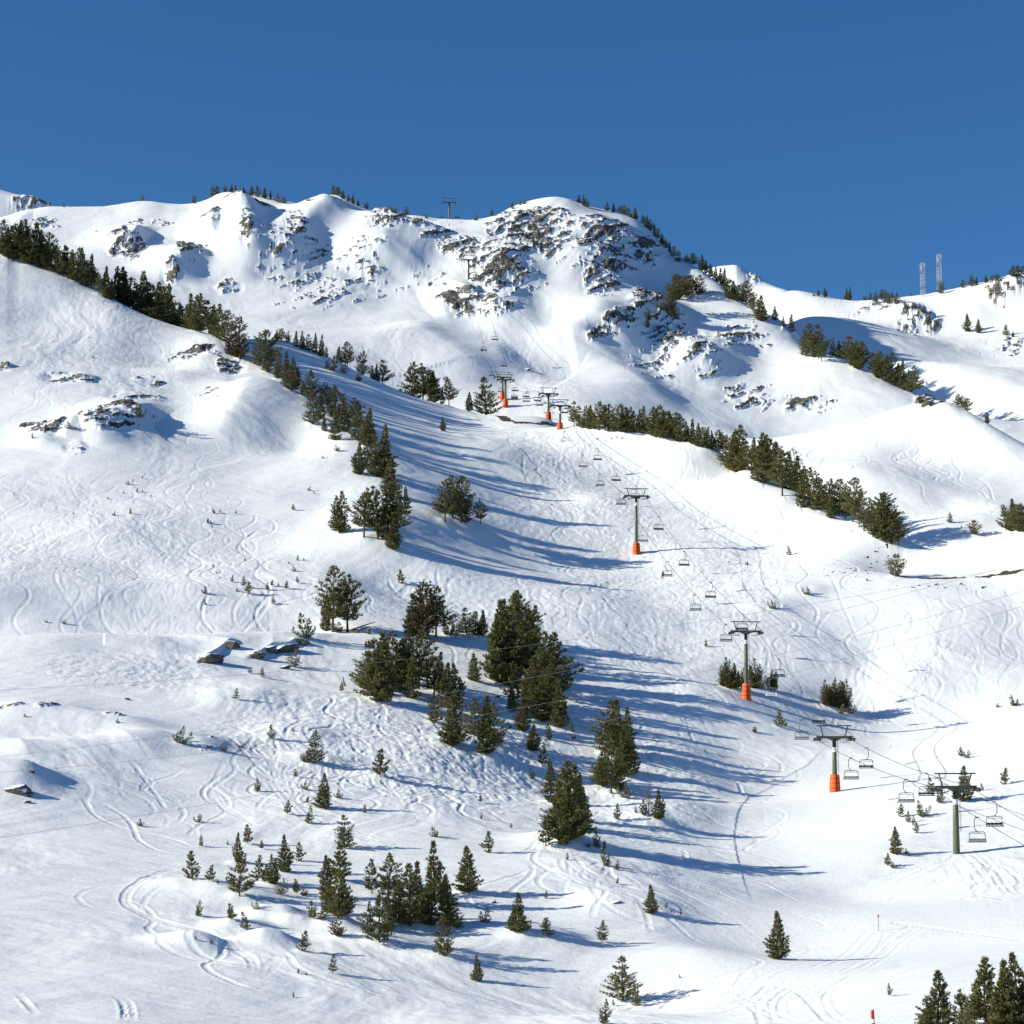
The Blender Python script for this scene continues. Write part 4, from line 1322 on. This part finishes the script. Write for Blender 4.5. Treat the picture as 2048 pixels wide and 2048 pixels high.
LINE_RZ = math.atan2(0.21, 1.0)       # the line runs slightly to the left as it climbs
rope_pts = {-1: [], 1: []}


def lift_tower(u, vf, d, vb, pad, plate, label):
    x, y, z = point(u, vf, d)
    x, y = float(x), float(y)
    zg = float(height(x, y))
    _, _, zt = point(u, vb, d)
    zt = float(zt)
    H = zt - zg
    e = empty('lift_tower', (x, y, zg), LINE_RZ)
    tag(e, label, 'lift tower', 'towers of the chairlift')
    r0 = .46 if d < 200 else .42
    p = MB()
    p.tube([(0, 0, -1.5), (0, 0, 0), (0, 0, H * .5), (0, 0, H - .1)], [r0 * 1.02, r0, r0 * .84, r0 * .68], 20)
    pole = p.build('pole', M_OLIVE, e, True)
    lad = MB()
    for s in (-.17, .17):
        lad.tube([(r0 + .22, s, 2.8), (r0 * .7 + .22, s, H - .3)], .022, 4)
    k = 3.0
    while k < H - .4:
        xx = r0 + .22 - (r0 * .3) * (k / H)
        lad.tube([(xx, -.17, k), (xx, .17, k)], .016, 4)
        k += .33
    lad.build('ladder', M_DARKO, pole)
    # cross beam with a haunch over the pole
    b = MB()
    W2 = 2.85
    vs = []
    for yy in (-.22, .22):
        vs += [(-W2, yy, H + .30), (W2, yy, H + .30), (W2, yy, H + .02), (1.0, yy, H - .10), (.42, yy, H - .42), (-.42, yy, H - .42), (-1.0, yy, H - .10), (-W2, yy, H + .02)]
    b.add(vs, [tuple(range(8))[::-1], tuple(range(8, 16))] + [(q, (q + 1) % 8, 8 + (q + 1) % 8, 8 + q) for q in range(8)])
    b.build('cross_beam', M_OLIVE, e)
    # lifting frame on top: a wide bar on two raked legs
    g = MB()
    top = H + 1.85
    g.box((0, 0, top), (5.6, .16, .16))
    for s in (-1, 1):
        g.tube([(s * 1.75, 0, H + .28), (s * 2.2, 0, top - .06)], .085, 8)
        g.tube([(s * 1.75, .32, H + .28), (s * 2.15, .05, top - .1)], .03, 5)
    g.build('lifting_frame', M_DARKO, e)
    # walkways with rails under each arm, and the sheave trains that carry the rope
    for s in (-1, 1):
        wk = MB()
        wk.box((s * 1.72, 0, H - .62), (.55, 2.6, .06))
        for yy in (-1.2, 0, 1.2):
            wk.tube([(s * 1.50, yy, H - .6), (s * 1.50, yy, H + .5)], .022, 4)
        wk.tube([(s * 1.50, -1.2, H + .5), (s * 1.50, 1.2, H + .5)], .022, 4)
        wk.tube([(s * 1.9, 0, H - .6), (s * 1.9, 0, H + .1)], .05, 6)
        wk.build('walkway', M_DARKO, e)
        sh = MB()
        sh.box((s * 2.62, 0, H - .22), (.10, 3.0, .16))
        sh.tube([(s * 2.45, 0, H + .1), (s * 2.62, 0, H - .22)], .09, 6)
        train = sh.build('sheave_train', M_DARKO, e)
        for yy in (-1.35, -.8, -.27, .27, .8, 1.35):
            w = MB()
            w.tube([(s * 2.66, yy, H - .22), (s * 2.82, yy, H - .22)], .22, 12)
            w.build('sheave', M_RUBBER, train, False)
        c, q = math.cos(LINE_RZ), math.sin(LINE_RZ)
        for yy in (-1.5, 0, 1.5):
            lx, ly = s * 2.74, yy
            rope_pts[s].append((d * K - yy, Vector((x + lx * c - ly * q, y + lx * q + ly * c, zg + H + .03)), yy))
    if pad:
        ph = {326: 2.4, 427: 2.2, 402: 1.9, 474: 2.6, 478: 2.6, 219: 2.6}.get(d, 2.8)
        rp = .80 if d < 300 else .86
        for a0, a1 in ((100, 262), (278, 440)):
            pm = MB()
            n = 10
            vs, fs = [], []
            for k in range(n + 1):
                w = math.radians(a0 + (a1 - a0) * k / n)
                for rr, zz in ((r0 + .03, -.3), (rp + .06, -.3), (rp, ph * .55), (rp - .12, ph), (r0 - .01, ph)):
                    vs.append((rr * math.cos(w), rr * math.sin(w), zz))
            for k in range(n):
                for j in range(4):
                    fs.append((k * 5 + j, k * 5 + j + 1, (k + 1) * 5 + j + 1, (k + 1) * 5 + j))
            fs.append((0, 1, 2, 3, 4)[::-1])
            fs.append(tuple(n * 5 + j for j in range(5)))
            pm.add(vs, fs)
            pm.build('foot_pad', M_ORANGE, e)
        for zz in (.22, .5, .78):
            sm_ = MB()
            r_ = (rp if zz > .55 else rp + .06 - .06 * zz / .55) - (.12 * (zz - .55) / .45 if zz > .55 else 0) + .012
            sm_.tube([(0, 0, ph * zz - .035), (0, 0, ph * zz + .035)], r_, 24, cap=False)
            sm_.build('pad_strap', M_RUBBER, e, True)
    if plate:
        pm = MB()
        zc = H - 1.75
        rr = r0 * (1 - .32 * zc / H) + .02
        pm.tube([(0, 0, zc - .35), (0, 0, zc + .35)], rr, 20, cap=False)
        pm.build('number_band', M_WHITE, e, True)
    return e


for t, lab in zip(TOWERS, TLABEL):
    lift_tower(*t, lab)

# ropes, sagging between the towers
rope_line = {}
for s in (-1, 1):
    ps = sorted(rope_pts[s], key=lambda q: -q[0])
    tops = [q[1] for q in ps]
    a, b = tops[0], Vector(point(885, 470, 640))
    last = tops[-1]
    out = [Vector((a.x - 9, a.y + 60, a.z - 12))]
    end = Vector((last.x + 15.5, last.y - 62, last.z - 12.5))
    chain = tops + [end]
    pts = [out[0]]
    for k in range(len(chain)):
        p = chain[k]
        q = pts[-1]
        L = (p - q).length
        if L > 8:
            nseg = max(4, int(L / 3))
            sag = .016 * L if L < 90 else .02 * L
            for j in range(1, nseg):
                f = j / nseg
                w = q.lerp(p, f)
                w.z -= sag * 4 * f * (1 - f)
                pts.append(w)
        pts.append(p.copy())
    rope_line[s] = pts
    m = MB()
    m.tube(pts, .040, 5)
    o = m.build('haul_rope', M_CABLE, None)
    tag(o, 'steel rope of the chairlift on its %s side, carrying %s chairs' % (('left', 'the pale grey-backed') if s < 0 else ('right', 'the dark-seated')), 'cable', 'ropes of the chairlift')


# ---- chairs
def rounded(pts, n=4):
    """round the corners of an open polyline"""
    pts = [Vector(p) for p in pts]
    out = [pts[0]]
    for k in range(1, len(pts) - 1):
        a, b, c = pts[k - 1], pts[k], pts[k + 1]
        r = min(.22, (a - b).length * .4, (c - b).length * .4)
        p0 = b + (a - b).normalized() * r
        p1 = b + (c - b).normalized() * r
        for j in range(n + 1):
            f = j / n
            out.append(p0.lerp(b, f).lerp(b.lerp(p1, f), f))
    out.append(pts[-1])
    return out


def chair_proto():
    """origin at the rope grip; the sitters face -Y"""
    P_ = {}
    g = MB()
    g.box((0, 0, .02), (.16, .55, .15))
    g.tube([(0, 0, 0), (.14, 0, -.05)], .06, 6)
    g.tube([(-.3, 0, .05), (.3, 0, .05)], .03, 5)
    P_['grip'] = (g.mesh('grip', [M_DARKO]), None)
    h = MB()
    h.tube(rounded([(.14, 0, -.04), (.36, 0, -.22), (.38, 0, -1.35), (.02, 0, -1.72)]), .055, 8)
    h.box((0, 0, -1.74), (.6, .09, .10))
    P_['hanger'] = (h.mesh('hanger', [M_DGREY]), None)
    f = MB()
    f.tube(rounded([(-1.14, -.45, -3.02), (-1.14, .06, -3.0), (-.98, 0, -1.76), (.98, 0, -1.76), (1.14, .06, -3.0), (1.14, -.45, -3.02)]), .048, 7)
    f.tube([(-1.13, .05, -2.95), (1.13, .05, -2.95)], .03, 6)
    f.tube([(-1.13, -.40, -3.0), (1.13, -.40, -3.0)], .03, 6)
    f.tube([(-1.08, .03, -2.58), (1.08, .03, -2.58)], .02, 6)
    P_['frame'] = (f.mesh('frame', [M_DGREY]), None)
    br = MB()
    br.tube(rounded([(-1.0, -.02, -2.05), (-1.02, -.5, -1.98), (1.02, -.5, -1.98), (1.0, -.02, -2.05)]), .03, 6)
    br.tube([(-.45, -.5, -1.98), (-.45, -.36, -1.84)], .016, 5)
    br.tube([(.45, -.5, -1.98), (.45, -.36, -1.84)], .016, 5)
    P_['safety_bar'] = (br.mesh('safety_bar', [M_DGREY]), None)
    for i, xc in enumerate((-.82, -.275, .275, .82)):
        s = MB()
        s.box((xc, -.20, -2.97), (.49, .48, .12))
        P_['seat%d' % i] = (s.mesh('seat', [M_SEAT]), 'seat')
    for i, xc in enumerate((-.82, -.275, .275, .82)):
        s = MB()
        s.box((xc, .02, -2.72), (.49, .06, .26))
        s.add([(xc - .235, .056, -2.85), (xc + .235, .056, -2.85), (xc + .235, .056, -2.59), (xc - .235, .056, -2.59)], [(3, 2, 1, 0)], 1)
        P_['back%d' % i] = (s.mesh('backrest', [M_SEAT, M_GREYS]), 'backrest')
    return P_


CH = chair_proto()


def rope_at_u(s, u0):
    pts = rope_line[s]
    prev = None
    best = None
    for k in range(len(pts) - 1):
        a, b = pts[k], pts[k + 1]
        ua, va = project(a.x, a.y, a.z)
        ub, vb = project(b.x, b.y, b.z)
        if (ua - u0) * (ub - u0) <= 0 and abs(ub - ua) > 1e-6:
            best = a.lerp(b, (u0 - ua) / (ub - ua))
    return best


LEFT = [1954, 1812, 1702, 1603, 1452, 1391, 1334, 1285, 1242, 1200, 1166, 1130, 1107, 1079, 1053, 1029, 1002, 984, 967, 934, 882]
RIGHT = [1988, 1852, 1732, 1637, 1557, 1484, 1421, 1368, 1317, 1271, 1232, 1195, 1160, 1128, 1075, 1052, 1030, 1008, 990, 962, 914]
PLACES = [(2100, 'beyond the nearest tower'), (1880, 'between the two towers on the bright slope'), (1668, 'between the orange-footed tower and the low thicket tower'),
          (1490, 'between the low thicket tower and the lone piste tower'), (1271, 'above the tracked piste'), (1118, 'near the short tower'), (1008, 'above the saddle'), (960, 'in front of the mountain bowl'), (0, '')]


def where(u):
    if u > 1913:
        return 'beyond the nearest tower'
    if u > 1670:
        return 'between the two nearest towers'
    if u > 1493:
        return 'below the tower at the low thicket'
    if u > 1273:
        return 'below the lone tower on the tracked piste'
    if u > 1120:
        return 'above the lone tower on the tracked piste'
    if u > 1011:
        return 'over the saddle below the twin towers'
    return 'high in the bowl above the twin towers'


lift_chairs = []
for s, us in ((-1, LEFT), (1, RIGHT)):
    cnt = {}
    for u in us:
        cnt.setdefault(where(u), []).append(u)
    for u in us:
        p = rope_at_u(s, u)
        if p is None:
            continue
        wl = sorted(cnt[where(u)], reverse=True)
        i = wl.index(u)
        tail = where(u)
        rank = '' if len(wl) == 1 else ('nearest ' if i == 0 else ('farthest ' if i == len(wl) - 1 else ORD[i] + ' nearest '))
        lab = '%schair on the %s rope %s' % (('' if rank else 'single ') + rank, 'left' if s < 0 else 'right', tail)
        e = empty('lift_chair', p, LINE_RZ + (math.pi if s < 0 else 0.0))
        tag(e, lab, 'chair', 'chairs of the chairlift')
        for k, (me, nm) in CH.items():
            link(nm or k, me, e)
        lift_chairs.append((s, u, e))

# ---- long ropes of another lift crossing in front
CROSS = [((-500, 1395, 175), (820, 1318, 168), (2600, 1010, 160), 'highest of the thin ropes crossing the picture in front of the clumps'),
         ((-500, 1560, 165), (1080, 1352, 160), (2600, 960, 150), 'second highest thin rope crossing in front of the central clump'),
         ((-500, 1572, 165), (1083, 1408, 158), (2600, 1010, 150), 'third highest thin rope crossing in front of the central clump'),
         ((-500, 1742, 142), (1222, 1440, 150), (2600, 1030, 150), 'lowest thin rope, crossing in front of the double clump')]
for a, b, c, lab in CROSS:
    A_, B_, C_ = (Vector([float(q) for q in point(*w)]) for w in (a, b, c))
    t1 = (B_ - A_).length / ((B_ - A_).length + (C_ - B_).length)
    ctrl = (B_ - A_ * (1 - t1) ** 2 - C_ * t1 ** 2) / (2 * t1 * (1 - t1))
    pts = [A_ * (1 - f) ** 2 + ctrl * (2 * f * (1 - f)) + C_ * f * f for f in [k / 90 for k in range(91)]]
    m = MB()
    m.tube(pts, .016, 5)
    o = m.build('crossing_rope', M_GALV, None)
    tag(o, lab, 'cable', 'ropes of a lift crossing in front')
    CROSS_PTS = pts
# the one chair of that lift in view, pale seat backs, before the low thicket
x, y, z = (float(q) for q in point(1529, 1350, 154))
near = min(CROSS_PTS, key=lambda p: abs(p.x / p.y - x / y))
e = empty('lift_chair', (near.x, near.y, near.z + .03), math.pi * .93)
e.scale = (.55, .55, .55)
tag(e, 'pale panelled chair on the lowest crossing rope in front of the low thicket', 'chair', 'chairs of a lift crossing in front')
for k, (me, nm) in CH.items():
    if k.startswith('back'):
        continue
    link(nm or k, me, e)
bk = MB()
bk.box((0, .06, -2.95), (2.25, .05, .5))
bk.build('back_panel', M_CREAM, e)
for xc in (-.55, 0, .55):
    w = MB()
    w.box((xc, .10, -2.95), (.3, .04, .16))
    w.build('slot', M_SEAT, e)

# ------------------------------------------------------------------ people on the lift
M_JACKET = [simple('dark_jacket', (.02, .022, .03), .8), simple('grey_jacket', (.09, .09, .10), .8), simple('navy_jacket', (.02, .03, .09), .8)]


def sitter_mesh(name, mat):
    """one continuous seated figure: origin at the seat, facing -Y"""
    J = {'pelvis': (0, 0, .12), 'waist': (0, .02, .32), 'chest': (0, .03, .52), 'neck': (0, .02, .68), 'head': (0, -.01, .84), 'crown': (0, 0, .95)}
    v, e, r = [], [], []

    def put(p, rad, parent=None):
        v.append(p)
        r.append(rad)
        if parent is not None:
            e.append((parent, len(v) - 1))
        return len(v) - 1
    a = put(J['pelvis'], .15)
    b = put(J['waist'], .15, a)
    c = put(J['chest'], .17, b)
    d = put(J['neck'], .07, c)
    h = put(J['head'], .12, d)
    put(J['crown'], .10, h)
    for s in (-1, 1):
        sh = put((s * .20, .02, .57), .075, c)
        el = put((s * .25, -.14, .34), .06, sh)
        wr = put((s * .16, -.34, .38), .045, el)
        put((s * .12, -.42, .40), .045, wr)
        hp = put((s * .11, -.06, .12), .11, a)
        kn = put((s * .13, -.46, .12), .09, hp)
        an = put((s * .13, -.52, -.28), .065, kn)
        put((s * .13, -.66, -.34), .06, an)
    me = bpy.data.meshes.new(name)
    me.from_pydata(v, e, [])
    o = bpy.data.objects.new(name, me)
    COL.objects.link(o)
    sk = o.modifiers.new('skin', 'SKIN')
    for k, d_ in enumerate(me.skin_vertices[0].data):
        d_.radius = (r[k], r[k])
        d_.use_root = (k == 0)
    o.modifiers.new('sub', 'SUBSURF').levels = 2
    dg = bpy.context.evaluated_depsgraph_get()
    res = bpy.data.meshes.new_from_object(o.evaluated_get(dg))
    bpy.data.objects.remove(o)
    res.materials.clear()
    res.materials.append(mat)
    res.polygons.foreach_set('use_smooth', [True] * len(res.polygons))
    return res


SIT = [sitter_mesh('person', m) for m in M_JACKET]
M_SKI = simple('skis', (.05, .05, .06), .4)
ski = MB()
for s in (-1, 1):
    ski.box((s * .13, -.62, -.42), (.09, 1.65, .025))
ski_me = ski.mesh('skis', [M_SKI])


def seat_person(chair, xc, k, label):
    o = link('person', SIT[k])
    m = Matrix.Translation(chair.location) @ Matrix.Rotation(chair.rotation_euler[2], 4, 'Z') @ Matrix.Translation((xc, -.16, -2.95))
    o.matrix_world = m
    tag(o, label, 'person', 'people riding the chairlift')
    link('skis', ski_me, o)


for s, u, ch in lift_chairs:
    if s < 0 and u == 1029:
        for i, xc in enumerate((-.82, -.275, .275, .82)):
            seat_person(ch, xc, i % 3, 'dark-clothed rider, %s from the left on the fully occupied chair over the saddle' % ORD[3 - i])
    if s < 0 and u == 1334:
        seat_person(ch, .82, 0, 'lone dark-clothed rider sitting on the chair over the tracked piste')
    if s < 0 and u == 967:
        seat_person(ch, .4, 1, 'lone rider on a chair high in the mountain bowl')

# ------------------------------------------------------------------ lattice masts on the far ridge
M_MAST = simple('pale_lattice', (.55, .55, .57), .5, .3)
M_MASTR = simple('red_lattice', (.42, .26, .23), .6)


def mast(u, vf, vt, d, wpx, label):
    x, y, z = raycast(u, vf, dmax=d * K)
    fwd = y * CP + z * SP
    H = (vf - vt) * fwd / F
    w = wpx * fwd / F / 2
    e = empty('antenna_mast', (x, y, z - .5), .3)
    tag(e, label, 'antenna mast', 'antenna masts on the far ridge')
    sec = 9
    for k in range(sec):
        m = MB()
        z0, z1 = H * k / sec, H * (k + 1) / sec
        c = [(-w, -w), (w, -w), (w, w), (-w, w)]
        for q in range(4):
            a, b = c[q], c[(q + 1) % 4]
            m.tube([(*a, z0), (*a, z1)], .075, 5)
            m.tube([(*a, z0), (*b, z1)], .035, 4)
            m.tube([(*b, z0), (*a, z1)], .035, 4)
            m.tube([(*a, z1), (*b, z1)], .05, 4)
        m.build('lattice_section', M_MAST if k not in (2, 6) else M_MASTR, e)
    m = MB()
    for az, hh in ((0, .97), (2, .9), (4, .84), (5, .72)):
        m.box((math.cos(az) * (w + .25), math.sin(az) * (w + .25), H * hh), (.35, .35, 1.6))
    m.build('aerial', M_MAST, e)
    m = MB()
    m.tube([(0, 0, H), (0, 0, H * 1.05)], .06, 5)
    m.build('spike', M_MAST, e)


mast(1846, 592, 522, 680, 7, 'shorter left lattice mast standing on the far snowy ridge')
mast(1879, 575, 498, 690, 7, 'taller right lattice mast standing behind a pine on the far ridge')

# ------------------------------------------------------------------ piste poles
M_RED = simple('red_paint', (.50, .020, .025), .5)


def marker(u, vf, vt, d, r, label, red_from, name='piste_pole'):
    x, y, z = raycast(u, vf, dmax=d * K)
    fwd = y * CP + z * SP
    H = (vf - vt) * fwd / F
    e = empty(name, (x, y, z), 0)
    tag(e, label, 'pole')
    m = MB()
    m.tube([(0, 0, -.3), (0, 0, H * red_from)], r, 8)
    m.build('pole', M_GALV, e, True)
    m = MB()
    m.tube([(0, 0, H * red_from), (0, 0, H)], r * 2.4, 8)
    m.build('tip', M_RED, e, True)


marker(1757, 1862, 1830, 165, .035, 'thin piste pole with a small red tip beside the groomed track', .86)
# thick red and white marker cut by the bottom edge
x, y, z = raycast(1748, 2062, dmax=118 * K)
e = empty('marker_post', (x, y, z), 0)
e.rotation_euler = (0, -.07, 0)
fwd = y * CP + z * SP
H = (2062 - 2019) * fwd / F
tag(e, 'thick red and white marker post sticking up at the bottom edge', 'post')
hs = [(-.4, .30, M_WHITE), (.30, .38, M_RED), (.38, .55, M_WHITE), (.55, .97, M_RED)]
for a, b, mt in hs:
    m = MB()
    m.tube([(0, 0, a * H if a > 0 else -.5), (0, 0, b * H)], .13, 14)
    m.build('band', mt, e, True)
m = MB()
m.tube([(0, 0, .97 * H), (0, 0, H)], [.13, .09], 14)
m.build('cap', M_WHITE, e, True)

# ------------------------------------------------------------------ rock outcrops of the near slope
M_ROCK, nt, b = nodes_of('schist')
geo_ = nt.nodes.new('ShaderNodeNewGeometry')
sp_ = nt.nodes.new('ShaderNodeSeparateXYZ')
nt.links.new(geo_.outputs['Normal'], sp_.inputs[0])
base = rock_colour(nt, geo_.outputs['Position'])
fl = math_node(nt, 'ADD', sp_.outputs['Z'], math_node(nt, 'MULTIPLY', math_node(nt, 'SUBTRACT', noise(nt, geo_.outputs['Position'], 1.4, 4, .6), .5), .6))
mrr = nt.nodes.new('ShaderNodeMapRange')
mrr.inputs['From Min'].default_value = .60
mrr.inputs['From Max'].default_value = .72
nt.links.new(fl, mrr.inputs['Value'])
nt.links.new(mix_col(nt, mrr.outputs[0], base, (.86, .87, .89)), b.inputs['Base Color'])
b.inputs['Roughness'].default_value = .85
bpn = nt.nodes.new('ShaderNodeBump')
bpn.inputs['Distance'].default_value = .12
bpn.inputs['Strength'].default_value = .8
nt.links.new(noise(nt, geo_.outputs['Position'], 3.5, 6, .65), bpn.inputs['Height'])
nt.links.new(bpn.outputs[0], b.inputs['Normal'])


def boulder_mesh(seed):
    bm = bmesh.new()
    bmesh.ops.create_icosphere(bm, subdivisions=4, radius=1.0)
    r_ = np.random.default_rng(seed)
    cuts = [(Vector(r_.normal(size=3)).normalized(), r_.uniform(.55, .85)) for _ in range(11)]
    co = np.array([v.co[:] for v in bm.verts])
    nn = fbm(co[:, 0] * 1.7 + seed, co[:, 1] * 1.7 + co[:, 2] * 2.1, 4, seed)
    n3 = fbm(co[:, 2] * 5 + seed, co[:, 0] * 2 + co[:, 1] * 2, 3, seed + 9)
    for k, v in enumerate(bm.verts):
        p = v.co.copy()
        for nrm, d_ in cuts:
            q = p.dot(nrm)
            if q > d_:
                p -= nrm * (q - d_)
        v.co = p * (1 + .10 * nn[k] + .05 * n3[k])
    me = bpy.data.meshes.new('rock_outcrop')
    bm.to_mesh(me)
    bm.free()
    me.polygons.foreach_set('use_smooth', [True] * len(me.polygons))
    me.materials.append(M_ROCK)
    return me


BM = [boulder_mesh(s) for s in (3, 5, 8, 13)]
ROCKS = [(422, 1326, 48, 34, 'big tilted schist outcrop at the left end of the rock band'), (463, 1298, 30, 24, 'small schist ledge second from the left in the rock band'),
         (514, 1318, 30, 26, 'squarish boulder in the middle of the rock band'), (541, 1306, 34, 26, 'dark schist block right of the squarish boulder'),
         (572, 1304, 52, 26, 'long schist ledge below the dwarf pine'), (604, 1290, 34, 18, 'small schist ledge at the right end of the rock band'),
         (570, 1338, 22, 10, 'flat little rock in the shadow below the rock band'), (36, 1590, 52, 34, 'big dark boulder with a snow cap at the left edge'),
         (54, 1606, 16, 8, 'small dark stone just below the big left boulder'), (63, 1546, 12, 8, 'small stone poking out above the big left boulder'),
         (1056, 741, 14, 7, 'lone dark stone lying on the snow of the upper bowl'), (988, 1806, 9, 8, 'small dark stone in the shadow right of the dense front clump'),
         (1230, 1806, 26, 6, 'thin rock edge showing through the snow left of a young pine'), (255, 1400, 12, 6, 'small stone on the sunlit left terrace'),
         (995, 1396, 12, 8, 'small dark stone in the shadow behind the central clump'), (1018, 1402, 10, 7, 'tiny dark stone beside the right part of the central clump')]
for k, (u, v, wp, hp, lab) in enumerate(ROCKS):
    x, y, z = raycast(u, v)
    fwd = y * CP + z * SP
    w_, h_ = wp * fwd / F / 2, hp * fwd / F / 2
    o = link('rock_outcrop' if wp > 20 else 'stone', BM[k % 4])
    o.location = (x, y + w_ * .35, z + h_ * .45)
    o.rotation_euler = (rnd(-.2, .2), -.25 + rnd(-.1, .1), rnd(0, .5) + (k % 2) * 3.1)
    o.scale = (w_ * 1.15, w_ * .8, h_ * .95)
    tag(o, lab, 'rock', 'rocks of the near slopes')

# ------------------------------------------------------------------ dead wood
M_WOOD = simple('weathered_wood', (.16, .115, .075), .9, 0, .3, 4)


def log(u0, v0, u1, v1, r, label, lift=.0, branches=0):
    a, b_ = Vector(raycast(u0, v0)), Vector(raycast(u1, v1))
    b_.z += lift
    o = MB()
    d = b_ - a
    o.tube([a + Vector((0, 0, r * .4)), a + d * .5 + Vector((0, 0, r * .7)), b_ + Vector((0, 0, r * .4))], [r, r * .75, r * .4], 8)
    for k in range(branches):
        p = a + d * (.35 + .6 * k / max(1, branches))
        o.tube([p, p + Vector((rnd(-.6, .6), rnd(-.5, .5), rnd(.3, .9)))], [.035, .012], 4)
    c = (a + b_) / 2
    o.v = [tuple(Vector(q) - c) for q in o.v]
    w = o.build('fallen_log', M_WOOD, None, True)
    w.location = c
    tag(w, label, 'log', 'dead wood on the snow')


log(702, 1261, 750, 1250, .16, 'long thin fallen trunk lying right of the two knoll pines', .5, 6)
log(690, 1263, 742, 1268, .22, 'thick fallen log beside the stump on the rocky knoll', .0, 3)
log(475, 1492, 492, 1497, .14, 'short dark log lying on the moguls at left')
log(690, 1372, 672, 1352, .05, 'thin stick poking from the snow left of the central clump', .4)
x, y, z = raycast(737, 1268)
st = MB()
st.tube([(0, 0, -.3), (.0, 0, .5), (-.25, 0, 1.1)], [.24, .20, .08], 9)
st.tube([(.05, 0, .3), (.3, .1, .9)], [.08, .03], 6)
o = st.build('tree_stump', M_WOOD, None, True)
o.location = (x, y, z)
tag(o, 'broken leaning tree stump beside the fallen log on the knoll', 'stump')
